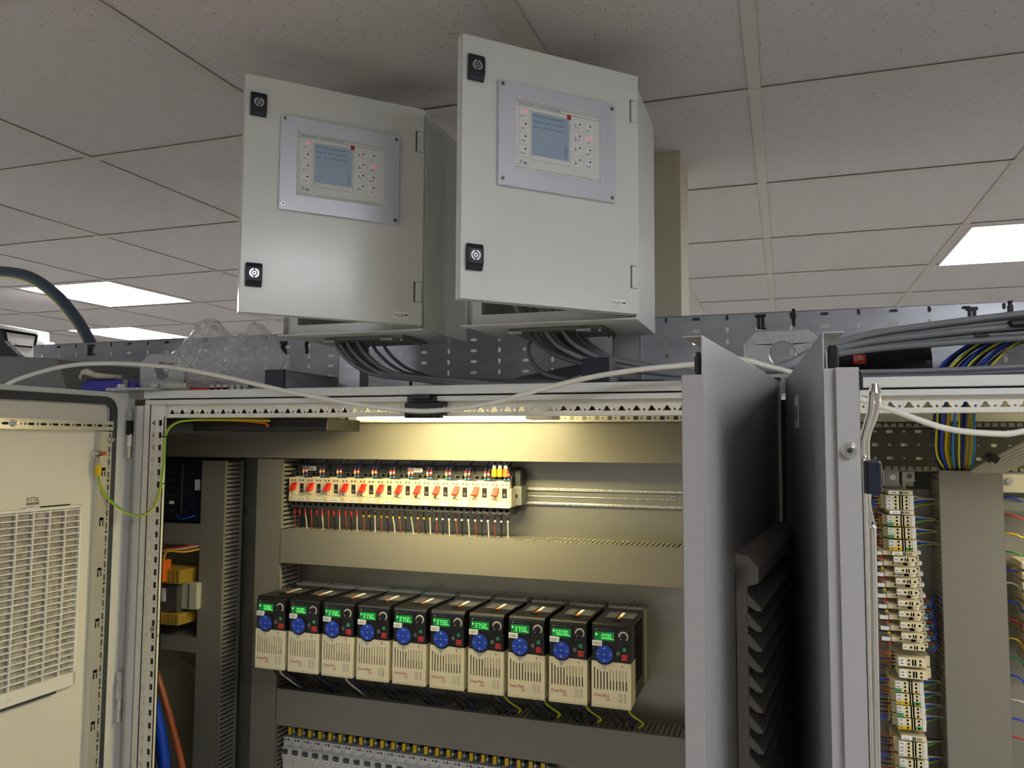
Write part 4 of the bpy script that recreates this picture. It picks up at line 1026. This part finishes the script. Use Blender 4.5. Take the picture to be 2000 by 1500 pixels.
# ================================================================== LIFTING PLATES
def eye_plate(label, xa, xb, y, zt, flip=1):
    t = thing('lifting_plate', label, 'lifting bracket', ((xa+xb)/2, y, 2.0985), world=True)
    c = .02; cx = (xa+xb)/2
    m = MB(); m.prism([(xa, 2.0995), (xb, 2.0995), (xb, zt-c), (xb-c, zt), (xa+c, zt), (xa, zt-c)], [circ(cx, zt-.037, .0195, 32)], 'xz', y, y+.008, 'bright_zinc')
    m.build('eye_plate', t, bevel=.0012)
    m = MB(); m.box(xa-.03, xb-.02, y-.06, y+.03, 2.0987, 2.1045, 'bright_zinc'); m.build('foot', t, bevel=.0012)
    for bx, by in ((xa-.008, y-.038), (cx+.012, y-.03)):
        MB().cyl((bx, by, 2.1045), (0, 0, 1), .011, .0018, 'bright_zinc', 24).cyl((bx, by, 2.1063), (0, 0, 1), .0088, .0065, 'bright_zinc', 6, smooth=False).build('bolt', t)
eye_plate('zinc lifting plate with a round eye, at the left behind the white cable', -1.2915, -1.1750, .035, 2.179)
eye_plate('zinc lifting plate with a round eye, behind the two open doors', -.0600, .0590, .035, 2.179)

# ================================================================== CABLES ON TOP
def cable(pts, r, m_, lb, grp=None, seg=10, n=6, name='cable'):
    return tag(MB().tube(pts, r, m_, seg, n).build(name), lb, 'cable', grp)
cable([(-1.60, -.04, 2.100), (-1.528, -.06, 2.122), (-1.403, -.06, 2.147), (-1.282, -.06, 2.151), (-1.129, -.06, 2.140), (-1.008, -.06, 2.120), (-.86, -.06, 2.089), (-.774, -.06, 2.0735), (-.711, -.06, 2.063), (-.63, -.06, 2.053), (-.563, -.06, 2.051), (-.469, -.06, 2.061), (-.38, -.06, 2.083), (-.294, -.06, 2.102), (-.212, -.06, 2.113), (-.13, -.06, 2.119), (-.065, -.06, 2.125), (-.021, -.06, 2.113), (.012, -.06, 2.1025), (.06, -.06, 2.083), (.104, -.06, 2.063), (.15, -.06, 2.045), (.214, -.06, 2.0205), (.276, -.06, 2.0135), (.306, -.06, 2.017), (.40, -.06, 2.04), (.55, -.06, 2.09)],
      .0042, 'cable_white', 'long white cable sagging across the front of both enclosures', seg=12, name='network_cable')
random.seed(3)
for k in range(9):
    x = -.845+.0085*k+random.uniform(-.002, .002); y = .075+.012*(k % 3)
    if k > 6: x += .012*(k-6)
    e = -.60+.02*(k % 4)
    g = .0032 if k > 6 else .0042
    pts = [(x, y, 2.21), (x+.004, y, 2.192), (x+.022, y, 2.168), (x+.055, y+.003, 2.142), (x+.10, y+.006, 2.126), (e-.04, y+.01, 2.114+.002*(k % 3)), (e+.06, y+.01, 2.1035+.0045*(k % 3)), (e+.2, y+.01, 2.104+.004*(k % 3))]
    cable(pts, g, 'cable_dark' if k % 3 else 'cable_grey', 'dark grey cable hanging under the left control box, %s from the left' % ORD[k], 'cables under the left control box')
for k in range(12):
    x = -.43+.0078*k; y = .045+.014*(k % 4); d = .002*(k % 3)
    pts = [(x, y, 2.208), (x+.003, y, 2.192), (x+.024, y+.002, 2.168), (x+.065, y+.006, 2.146), (x+.12, y+.01, 2.131+d), (-.20+.01*(k % 3), y+.012, 2.116+.0035*(k % 4)), (-.10, y+.02, 2.108+.0035*(k % 4)), (.02, y+.02, 2.106+.0035*(k % 4))]
    cable(pts, .0040, 'cable_grey' if k % 3 else 'cable_dark', 'grey cable sweeping right under the right control box, %s from the left' % ORD[k], 'cables under the right control box')
cable([(-.428, .10, 2.205), (-.447, .10, 2.178), (-.441, .10, 2.148), (-.412, .10, 2.122), (-.365, .10, 2.112), (-.30, .10, 2.108), (-.2, .11, 2.106)], .0038, 'cable_grey', 'single grey cable looping down left of the bundle under the right control box')
for k in range(5):
    cable([(-.56, .2, 2.104), (-.49, .2, 2.109+.004*k), (-.42, .2, 2.122+.004*k), (-.35, .2, 2.138+.003*k), (-.30, .2, 2.141+.003*k), (-.2, .2, 2.132), (-.08, .2, 2.118+.003*k)], .0042, 'cable_dark', 'dark cable rising behind the support rail under the right box, %s from the bottom' % ORD[k], 'dark cables behind the right support rail')
big = 'thick grey cable arching over the right enclosure from behind the doors'
for k in range(5):
    d = -.0078*k; y = .190+.011*(k % 2)
    cable([(-.12, .0+.009*k, 2.112), (-.05, -.004+.009*(k % 2), 2.112), (.0, -.004+.009*(k % 2), 2.119+d*.1), (.052, .02+.01*(k % 2), 2.146+d*.4), (.135, .10+.01*(k % 2), 2.1765+d*.8), (.22, y-.03, 2.194+d*1.0), (.30, y, 2.206+d*1.15), (.38, y, 2.213+d*1.3), (.5, y, 2.22+d*1.4)], .0056, 'cable_grey', 'thick grey cable arching over the right enclosure, %s from the top' % ORD[k], 'thick grey cables over the right enclosure', seg=12)
for k in range(11):
    y = .07+.014*k; z = 2.104 if k % 2 == 0 else 2.1125
    cable([(.02, y, z), (.12, y, z+.001), (.2, y+.003, z+.001), (.3, y, z+.003), (.42, y, z+.007), (.6, y, z+.010)], .0042, 'cable_grey' if k % 3 else 'cable_dark', 'grey cable lying flat on the right enclosure roof, %s from the front' % ORD[k], 'flat cables on the right enclosure', seg=8)
for k in range(22):
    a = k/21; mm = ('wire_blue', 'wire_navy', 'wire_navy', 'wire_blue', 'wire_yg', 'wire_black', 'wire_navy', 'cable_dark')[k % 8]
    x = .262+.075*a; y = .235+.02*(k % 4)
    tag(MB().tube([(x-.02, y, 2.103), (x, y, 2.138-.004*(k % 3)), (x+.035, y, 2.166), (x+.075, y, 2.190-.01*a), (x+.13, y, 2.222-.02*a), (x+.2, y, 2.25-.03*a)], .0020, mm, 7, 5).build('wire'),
        '%s wire climbing right behind the thick grey cables, %s from the left' % ({'wire_blue': 'bright blue', 'wire_navy': 'dark blue', 'wire_yg': 'yellow-green', 'wire_black': 'black', 'cable_dark': 'dark grey'}[mm], ORD[k]), 'wire', 'coloured wires on the tray at right')
tag(MB().box(.352, .40, .178, .215, 2.190, 2.203, 'tie_black').build('cable_strap', bevel=.004), 'black hook-and-loop strap around the thick grey cables at the right border', 'strap')
tag(MB().box(.300, .322, .180, .1845, 2.176, 2.181, 'tie_black').build('cable_strap', bevel=.001), 'small black band on one thick grey cable near the right border', 'strap')

# portable speaker
sp = thing('portable_speaker', 'black cylindrical portable speaker with a red logo lying on the right enclosure', 'speaker', (.17, .25, 2.12), world=True)
m = MB(); m.cyl((.075, .262, 2.1395), (1, 0, 0), .034, .160, 'speaker_cloth', 40); m.build('body', sp)
m = MB(); m.cyl((.235, .262, 2.1395), (1, 0, 0), .0345, .006, 'black', 40).cyl((.241, .262, 2.1395), (1, 0, 0), .0315, .004, 'black_matte', 40); m.build('end_ring', sp)
m = MB(); m.box(.1185, .1390, .2255, .2350, 2.1400, 2.1562, 'logo_red'); m.text('JBL', (.1230, .2252, 2.1443), FX, FU, .0078, 'label_white', .0135); m.text('!', (.1205, .2252, 2.1443), FX, FU, .0078, 'label_white', .0014)
tag(m.build('logo_badge', sp), 'red badge with white letters')

# plastic bag: two crumpled lobes of clear film
def bag():
    bm = bmesh.new(); bmesh.ops.create_icosphere(bm, subdivisions=5, radius=1)
    rnd = random.Random(5)
    from mathutils import noise
    def ridge(q): return 1-abs(noise.noise(q))*2
    for v in bm.verts:
        p = v.co.copy(); x = p.x
        wr = .10*ridge(p*2.2+Vector((3, 1, 2)))+.07*ridge(p*4.6)+.035*ridge(p*9.5)+.10*noise.noise(p*1.3)
        s_ = .93+wr
        top = .60+.46*math.exp(-((x+.32)/.27)**2)+.50*math.exp(-((x-.60)/.26)**2)
        X = -1.112+.150*x*(1+.10*noise.noise(p*2.5)); Y = .085+.055*p.y*s_
        Z = 2.150+(.092*p.z*top*s_/.95 if p.z > 0 else .045*p.z)
        v.co = (X, Y, max(Z, 2.1045+.001*noise.noise(p*9)))
    me = bpy.data.meshes.new('plastic_bag'); O = Vector((-1.115, .085, 2.104))
    for v in bm.verts: v.co -= O
    bm.to_mesh(me); bm.free(); me.materials.append(MAT['clear_film'])
    o = bpy.data.objects.new('plastic_bag', me); C.objects.link(o); o.location = O
    tag(o, 'crumpled clear plastic bag lying on the roof left of the control boxes', 'plastic bag')
bag()
t = MB().box(-1.165, -1.06, .03, .055, 2.0995, 2.106, 'wire_red')
for k in range(6): t.cyl((-1.10+.016*k, .03, 2.106), (0, 1, 0), .0065, .02, 'steel', 12)
tag(t.build('tool_roll', bevel=.001), 'red and metal parts half hidden under the plastic bag', 'hardware')
tag(MB().cyl((-1.20, .02, 2.1085), (1, .1, 0), .0085, .045, 'wire_white', 14, .0075).build('plastic_tube'), 'small pale tube lying under the plastic bag', 'tube')

# blue tool with frayed cord
bt = thing('hand_tool', 'dark blue plastic hand tool lying on the roof beside the left eye plate', 'hand tool', (-1.38, .03, 2.1), world=True)
MB().prism([(-1.435, 2.101), (-1.325, 2.101), (-1.325, 2.1265), (-1.415, 2.1275), (-1.437, 2.121)], [], 'xz', .02, .055, 'tool_blue').build('body', bt, bevel=.003)
MB().box(-1.47, -1.43, .025, .05, 2.1, 2.108, 'black').box(-1.325, -1.31, .022, .052, 2.101, 2.126, 'dark_grey_metal').box(-1.420, -1.34, .0185, .02, 2.1255, 2.128, 'ink_black').build('nose', bt, bevel=.001)
MB().prism([(-1.31, 2.103), (-1.292, 2.103), (-1.289, 2.112), (-1.298, 2.123), (-1.31, 2.126)], [], 'xz', .024, .05, 'tool_blue').build('grip', bt, bevel=.002)
m = MB(); rr = random.Random(9)
for k in range(5):
    a = 2*PI*k/5
    m.tube([(-1.443+.012*q+.002*math.sin(q+a), .03+.004*math.cos(q*1.6+a), 2.1405-.0013*q+.004*math.sin(q*1.6+a)+.006*math.exp(-((q-1)/1.3)**2)) for q in range(9)], .0032, 'rope', 7, 5)
for k in range(6): m.tube([(-1.441, .03, 2.146), (-1.446+rr.uniform(-.004, .004), .028, 2.138), (-1.444+rr.uniform(-.006, .004), .026, 2.129)], .0008, 'rope', 5, 3)
for k in range(5): m.tube([(-1.35, .03, 2.131), (-1.343, .03, 2.132+rr.uniform(-.004, .006)), (-1.335, .03, 2.130+rr.uniform(-.005, .006))], .001, 'rope', 5, 3)
tag(m.build('frayed_cord'), 'frayed off-white cord lying on top of the blue hand tool', 'cord')

# grey hood and dark corner at the far left
h = thing('equipment_hood', 'dark grey sheet metal hood at the left border behind the white cable', 'metal hood', (-1.7, .12, 2.1), world=True)
MB().prism([(-1.95, 2.0995), (-1.560, 2.0995), (-1.590, 2.168), (-1.600, 2.1855), (-1.745, 2.1965), (-1.95, 2.2045)], [], 'xz', .10, .38, 'dark_grey_metal').build('hood', h, bevel=.004)
MB().prism([(-1.95, 2.2045), (-1.738, 2.1975), (-1.79, 2.235), (-1.80, 2.262), (-1.95, 2.29)], [], 'xz', .12, .13, 'latch_black').prism([(-1.738, 2.1975), (-1.735, 2.1985), (-1.786, 2.236), (-1.79, 2.235)], [], 'xz', .117, .131, 'bright_zinc').build('dark_flap', h, bevel=.001)
# wall unit seen far away at left
a = thing('air_conditioner', 'white wall unit with black grooves seen far behind at the left border', 'air conditioner', (-3.6, 1.6, 2.38), world=True)
MB().prism([(-4.3, 2.33), (-3.36, 2.33), (-3.283, 2.395), (-3.279, 2.455), (-3.312, 2.460), (-3.318, 2.505), (-3.56, 2.547), (-4.3, 2.66)], [], 'xz', 1.5, 1.56, 'ac_white').build('casing', a, bevel=.004)
m = MB(); m.prism([(-4.3, 2.620), (-3.330, 2.480), (-3.330, 2.492), (-4.3, 2.640)], [], 'xz', 1.494, 1.503, 'hole'); m.prism([(-4.3, 2.52), (-3.35, 2.426), (-3.35, 2.433), (-4.3, 2.53)], [], 'xz', 1.494, 1.503, 'hole'); m.prism([(-3.338, 2.430), (-3.328, 2.486), (-3.318, 2.486), (-3.330, 2.430)], [], 'xz', 1.494, 1.503, 'hole')
m.build('groove', a)
# curved conduit
cg = MB(); P0 = [(-2.75, .62, 2.545), (-2.6, .61, 2.56), (-2.433, .6, 2.548), (-2.30, .6, 2.522), (-2.184, .6, 2.457), (-2.10, .6, 2.380), (-2.05, .6, 2.320), (-2.02, .6, 2.27), (-2.0, .6, 2.20), (-1.99, .6, 2.12), (-1.985, .6, 2.10)]
cg.tube(P0, .0175, 'conduit', 16, 8)
co = cg.build('curved_conduit'); tag(co, 'thick blue-grey conduit arching down to the tray at the left', 'conduit')
m = MB(); m.tube([(p[0]-.010, p[1]-.004, p[2]-.014) for p in P0], .0035, 'wire_yg', 8, 8); m.build('earth_wire', co, origin=tuple(co.location))

# ================================================================== RIGHT ENCLOSURE CONTENTS
def vdin():
    m = MB(); m.box(.176, .180, .3375, .345, 1.1, 1.925, 'rail_zinc'); m.box(.207, .211, .3375, .345, 1.1, 1.925, 'rail_zinc'); m.box(.178, .209, .343, .3445, 1.1, 1.925, 'rail_zinc')
    tag(m.build('din_rail'), 'upright zinc mounting rail carrying the terminal strips', 'mounting rail')
vdin()
m = MB(); m.box(.1735, .1985, .318, .336, 1.921, 1.950, 'white_plastic').cyl((.187, .3175, 1.9375), (0, -1, 0), .0055, .002, 'steel', 20); m.box(.169, .172, .30, .336, 1.921, 1.950, 'bright_zinc')
tag(m.build('rail_clamp', bevel=.001), 'square pale rail clamp with a round screw above the terminal strip', 'rail clamp')
m = MB(); m.prism(rect(.2035, .2245, 1.930, 1.9485), [slot(.2155, 1.940, .010, .0075)], 'xz', .32, .336, 'white_plastic'); m.box(.2035, .2245, .336, .3445, 1.921, 1.9485, 'white_plastic'); m.box(.2035, .209, .322, .336, 1.921, 1.93, 'white_plastic')
tag(m.build('rail_clamp', bevel=.001), 'square pale rail clamp with a dark oval hole beside the duct top', 'rail clamp')
YT = .25; TP = .0062
def term_part(x, variant):
    t = thing('terminal_block', 'x', 'terminal block', (0, 0, 0))
    w_ = .0432; a = TP-.0002
    left, right = ('beige', 'beige')
    if variant == 1: left, right = 'ink_green', 'beige'
    if variant == 2: left, right = 'yellow', 'ink_green'
    m = MB()
    m.box(-.006, w_+.004, .022, .086, 0, a, 'beige_dark'); m.box(0, w_-.008, .006, .03, 0, a, 'beige'); m.box(.0095, .0205, 0, .01, 0, a, left if variant == 2 else 'beige'); m.box(.0270, .0375, 0, .01, 0, a, right if variant == 2 else 'beige')
    m.box(.0205, .0232, .002, .012, 0, a, 'hole'); m.box(.0243, .0270, .002, .012, 0, a, 'hole'); m.box(.0232, .0243, .0, .012, 0, a, 'beige')
    for xx in (.0150, .0322): m.cyl((xx, .0001, a/2), (0, -1, 0), .0019, .0004, 'hole', 12)
    if variant: m.box(.0095, .0205, -.0002, .0, 0, .0012, 'yellow'); m.box(.0270, .0375, -.0002, .0, 0, .0012, 'yellow')
    m.build('body', t)
    m = MB(); m.box(.0, .0092, -.001, .006, .0002, a-.0002, 'label_white' if not variant else left)
    for q in range(3): m.box(.0015+.002*q, .003+.002*q, -.0012, -.001, .0018, .0040, 'ink_grey')
    m.build('marker', t)
    MB().box(.0378, w_, -.001, .01, .0002, a-.0002, 'label_white').box(.040, .0408, -.0012, -.001, .002, .0042, 'ink_grey').build('marker', t)
    t.location = (x, YT, 3); return t
protos = [term_part(.168, v) for v in (0, 1, 2)]; used = [False]*3
def term(x, ztop, variant, label, yoff=0):
    if used[variant]: t = copy_tree(protos[variant])
    else: t = protos[variant]; used[variant] = True
    t.location = (x, YT+yoff, ztop-TP); t['label'] = label; t['group'] = ('cream', 'green-marked', 'yellow-green')[variant]+' terminal blocks'
def header(x, z, label):
    m = MB(); m.box(x+.004, x+.043, YT+.002, .335, z-.0075, z, 'beige'); m.box(x+.004, x+.0205, YT-.001, YT+.003, z-.0065, z-.0005, 'label_white'); m.cyl((x+.0238, YT+.002, z-.0038), (0, -1, 0), .003, .001, 'mcb_dark', 14)
    m.text('X%d' % random.randint(1, 9), (x+.008, YT-.0013, z-.0055), FX, FU, .0035, 'ink_grey', .008)
    for q in range(3): m.box(x+.028+.003*q, x+.030+.003*q, YT+.0015, YT+.002, z-.006, z-.002, 'ink_grey')
    tag(m.build('end_bracket', bevel=.0005), label, 'end bracket')
random.seed(11)
def swires(x, z, cols, nm):
    for q, (mm, cn) in enumerate(cols):
        zz = z-.003-TP*q; xe = .2535; dz = -.004 if q == 0 else (.0 if q == 1 else .004)
        tag(MB().tube([(x+.0425, .285, zz), (x+.053, .290, zz+dz*.3), (x+.066, .30, zz+dz), (xe, .305, zz+dz*1.4)], .0016, mm, 6, 4).build('wire'), '%s wire running right from the %s into the tall duct' % (cn, nm), 'wire', 'wires right of the terminal strips')
def lwires(x, z, n, nm):
    for q in range(n):
        zz = z-.003-TP*q; mm = random.choice(['wire_navy', 'wire_black', 'wire_brown', 'wire_blue'])
        w_ = MB().tube([(x+.001, .290, zz), (x-.012, .285, zz+.0005), (x-.03, .28, zz+.003), (x-.05, .285, zz+.004)], .0016, mm, 6, 3).build('wire')
        tag(w_, '%s wire entering the %s from the left, %s down' % ({'wire_navy': 'dark blue', 'wire_black': 'black', 'wire_brown': 'brown', 'wire_blue': 'blue'}[mm], nm, ORD[q]), 'wire', 'wires left of the terminal strips')
        MB().cyl((x-.006, .287, zz), (-1, 0, 0), .0024, .0045, random.choice(['yellow', 'yellow', 'orange', 'wire_red']), 8).cyl((x-.011, .286, zz), (-1, 0, 0), .0022, .003, random.choice(['yellow', 'wire_red', 'label_white']), 8).build('wire_marker', w_, origin=tuple(w_.location))
W3 = [('wire_white', 'white'), ('wire_blue', 'blue'), ('wire_yg', 'yellow-green')]
x = .1680
header(x, 1.9170, 'cream end bracket with white tag at the very top of the terminal strip')
for q in range(4): term(x, 1.9085-TP*q, 0, 'cream terminal block, %s of the top group of four' % ORD[q])
swires(x, 1.9085, [('wire_white', 'grey')]+W3, 'top group of four terminals'); lwires(x, 1.9085, 4, 'top group of four terminals')
header(x+.001, 1.8825, 'cream end bracket between the group of four and the first green-marked group')
gz = 1.8735
for g in range(3):
    for q in range(3): term(x+.0012+.0008*g, gz-TP*q, 0 if q < 2 else (2 if g == 2 else 1), '%s terminal block, %s of group %s below the top four' % (('cream', 'cream', 'green and yellow')[q], ORD[q], ('one', 'two', 'three')[g]))
    swires(x, gz, W3, '%s group of three terminals' % ORD[g]); lwires(x, gz, 3, '%s group of three terminals' % ORD[g]); gz -= .0212
header(x+.003, gz+.0015, 'cream end bracket just above the staggered double-level terminals')
# staggered double-level terminals
def double_term():
    t = thing('double_terminal', 'x', 'terminal block', (0, 0, 0), group='staggered double-level terminals')
    m = MB(); m.box(-.004, .056, .022, .095, 0, .0085, 'beige'); m.box(-.003, .045, .008, .03, .0, .0078, 'beige'); m.cyl((.0115, .0079, .0045), (0, -1, 0), .0014, .0005, 'hole', 10).cyl((.0500, .0218, .0045), (0, -1, 0), .0014, .0005, 'hole', 10); m.box(.0275, .0345, .0072, .0082, .0015, .006, 'hole'); m.box(.056, .060, .024, .05, .001, .0075, 'label_white')
    m.build('lower_level', t, bevel=.0004)
    m = MB(); m.box(.0135, .0475, -.006, .012, -.0098, -.0008, 'beige'); m.box(.0300, .0322, -.0064, -.0058, -.0085, -.0022, 'hole'); m.box(.0336, .0362, -.0064, -.0058, -.0085, -.0022, 'hole')
    for xx in (.0255, .0425): m.cyl((xx, -.0060, -.0052), (0, -1, 0), .0019, .0005, 'hole', 12)
    m.box(.0475, .056, .020, .03, -.0095, -.001, 'beige'); m.cyl((.0520, .0198, -.005), (0, -1, 0), .0014, .0005, 'hole', 10)
    m.build('upper_level', t, bevel=.0004)
    a_, b_, c_ = MB(), MB(), MB(); a_.box(.0155, .0265, .0070, .0080, .0012, .0068, 'label_white'); b_.box(.0365, .0455, .0070, .0080, .0012, .0068, 'label_white'); c_.box(.0125, .0205, -.0068, -.006, -.0085, -.002, 'label_white')
    for q in range(3): a_.box(.0170+.003*q, .0192+.003*q, .0068, .0070, .003, .0052, 'ink_grey'); c_.box(.0138+.002*q, .0150+.002*q, -.0070, -.0068, -.0065, -.004, 'ink_grey')
    for q in (a_, b_, c_): q.build('marker', t)
    return t
dt = double_term(); z = 1.8035
for k in range(9):
    o = dt if k == 0 else copy_tree(dt)
    o.location = (.1640+.0013*k, YT, z-.0186*k); o['label'] = 'staggered double-level cream terminal, %s from the top of its stack' % ORD[k]
    xx = .1640+.0013*k; zz = z-.0186*k
    for q, (mm, cn) in enumerate((('wire_red', 'red'), ('wire_green', 'green'), ('wire_blue', 'blue'))):
        if k > 3: tag(MB().tube([(xx+.052, .285, zz-.002-.004*q), (xx+.064, .275-.01*q, zz-.004-.003*q), (xx+.074, .285, zz-.008+.006*q), (.2535, .30, zz-.010+.004*q)], .0011, mm, 6, 4).build('wire'), 'thin %s wire curling from the %s staggered terminal toward the duct' % (cn, ORD[k]), 'wire', 'thin coloured wires by the duct')
    w_ = MB().tube([(xx+.002, .275, zz-.006), (xx-.012, .27, zz-.005), (xx-.03, .27, zz-.003), (xx-.05, .275, zz-.002)], .0016, 'wire_navy' if k % 2 else 'wire_brown', 6, 3).build('wire')
    tag(w_, '%s wire entering the %s staggered terminal from the left' % ('dark blue' if k % 2 else 'brown', ORD[k]), 'wire', 'wires left of the staggered terminals')
    MB().box(xx-.018, xx-.004, .262, .268, zz-.001, zz+.005, 'label_white').cyl((xx-.002, .266, zz-.006), (-1, 0, 0), .0024, .005, 'yellow' if k % 2 else 'wire_red', 8).build('wire_marker', w_, origin=tuple(w_.location))
z -= .0186*9+.004
for k in range(2):
    xx = .1855+.001*k; t = thing('relay_terminal', 'wide cream terminal with four round holes, %s of the two under the staggered stack' % ('upper', 'lower')[k], 'terminal block', (xx, YT, z-.020*k-.016), group='two wide cream terminals')
    m = MB(); m.box(-.006, .038, -.003, .08, 0, .0145, 'beige'); m.box(.038, .046, .015, .08, -.001, .016, 'beige'); m.box(.0155, .0182, -.0034, -.003, .002, .0125, 'hole').box(.0195, .0222, -.0034, -.003, .002, .0125, 'hole')
    for a_ in (.0105, .0285):
        for b_ in (.004, .0105): m.cyl((a_, -.003, b_), (0, -1, 0), .0018, .0005, 'hole', 12)
    m.build('body', t, bevel=.0006)
    MB().box(-.005, .005, -.0038, -.003, .001, .0135, 'label_white').box(-.003, .002, -.004, -.0038, .004, .006, 'ink_grey').box(-.003, .002, -.004, -.0038, .009, .011, 'ink_grey').build('marker', t)
lwires(.178, z, 5, 'two wide cream terminals')
z -= .0425; x = .1745
for g in range(4):
    for q in range(3): term(x+.0009*g, z-TP*q, 0 if q < 2 else (1 if g % 2 == 0 else 2), '%s terminal block, %s of group %s under the wide terminals' % (('cream', 'cream', 'green and yellow')[q], ORD[q], ('one', 'two', 'three', 'four')[g]))
    swires(x, z, W3, 'lower strip, %s group of three' % ORD[g]); lwires(x, z, 3, 'lower strip, %s group of three' % ORD[g]); z -= .0206
header(x+.003, z-.009, 'cream end bracket above the lower group of four terminals'); z -= .0185
for q in range(4): term(x+.003, z-TP*q, 0, 'cream terminal block, %s of the lower group of four' % ORD[q])
swires(x+.003, z, [('wire_black', 'black'), ('wire_white', 'grey'), ('wire_yg', 'yellow-green')], 'lower group of four terminals'); lwires(x+.002, z, 4, 'lower group of four terminals')
z -= .0250+.005
for g in range(4):
    for q in range(3): term(x+.004+.0006*g, z-TP*q, 0 if q < 2 else 1, '%s terminal block, %s of group %s at the bottom of the strip' % (('cream', 'cream', 'green and yellow')[q], ORD[q], ('one', 'two', 'three', 'four')[g]))
    swires(x+.004, z, W3, 'bottom strip, %s group' % ORD[g]); lwires(x+.003, z, 3, 'bottom strip, %s group' % ORD[g]); z -= .0208
# loose wires dropping behind the white cable
random.seed(21)
cols = ['wire_navy', 'wire_blue', 'wire_yg', 'wire_navy', 'yellow', 'wire_blue', 'cable_dark', 'wire_lightblue', 'wire_navy', 'cable_beige', 'wire_yg', 'wire_brown']
CN = {'wire_navy': 'dark blue', 'wire_blue': 'blue', 'wire_yg': 'yellow-green', 'yellow': 'yellow', 'cable_dark': 'dark grey', 'wire_lightblue': 'light blue', 'cable_beige': 'beige', 'wire_brown': 'brown'}
for k in range(24):
    a = k/23; mm = cols[(k*5) % 12]; x0 = .242+.062*a; y = .19+.03*random.random(); b_ = .262+.042*a; s_ = random.uniform(-.0015, .0015)
    tag(MB().tube([(x0, y, 2.075), (x0-.003, y, 2.04), (x0-.006+.004*a+s_, y+.01, 2.005), (x0-.001+s_, y+.03, 1.978), (b_+s_, .272, 1.95), (b_, .295, 1.93)], .0021, mm, 7, 5).build('wire'),
        '%s wire dropping into the top of the tall duct, %s from the left' % (CN[mm], ORD[k]), 'wire', CN[mm]+' wires dropping into the tall duct')
for k in range(7):
    o = .0125*k
    cable([(.46+o, .16+.008*(k % 3), 2.05), (.40+o*.9, .17, 2.02), (.352+o*.8, .20, 1.991), (.322+o*.7, .23, 1.968), (.298+o*.55, .26, 1.946), (.29+o*.5, .29, 1.92)], .0034, 'cable_beige', 'beige cable fanning down into the tall duct from the right, %s from the left' % ORD[k], 'fanned cables above the tall duct')
for k in range(2):
    tag(MB().tube([(.312+.006*k, .195-.002*k, 1.982-.001*k), (.322+.008*k, .193, 1.972)], .0062, 'tie_black', 8, 2).build('cable_tie'), 'black wrap around the fanned beige cables, %s one' % ('left', 'right')[k], 'cable tie')
# thin wires right of the tall duct
random.seed(5)
for k in range(14):
    mm = ['wire_blue', 'wire_red', 'yellow', 'wire_green', 'wire_blue', 'wire_white'][k % 6]; z = 1.905-.031*k
    cn = {'wire_blue': 'blue', 'wire_red': 'red', 'yellow': 'yellow', 'wire_green': 'green', 'wire_white': 'white'}[mm]
    bnd = .012 if 4 < k < 11 else .003
    tag(MB().tube([(.348, .30, z), (.358, .285, z+bnd), (.372, .28, z+bnd*.7), (.384, .285, z-bnd), (.41, .30, z-bnd*.5)], .0015, mm, 6, 5).build('wire'), '%s wire leaving the tall duct to the right, %s from the top' % (cn, ORD[k]), 'wire')
for k in range(10):
    m = MB(); m.box(.374+.0004*k, .41, .26, .33, 1.79-.0175*k, 1.802-.0175*k, 'beige'); m.box(.376+.0004*k, .384, .258, .26, 1.792-.0175*k, 1.800-.0175*k, 'label_white')
    tag(m.build('terminal_block', bevel=.0006), 'cream terminal at the right border of the photo, %s from the top' % ORD[k], 'terminal block', 'terminals at the right border')
m = MB(); m.box(.355, .45, .30, .345, 1.915, 1.952, 'frame_beige').cyl((.370, .30, 1.935), (0, -1, 0), .006, .004, 'chrome', 6).box(.352, .45, .285, .30, 1.885, 1.907, 'dark_grey_metal')
tag(m.build('busbar_support', bevel=.001), 'pale bracket with a bright screw right of the tall duct top', 'bracket')
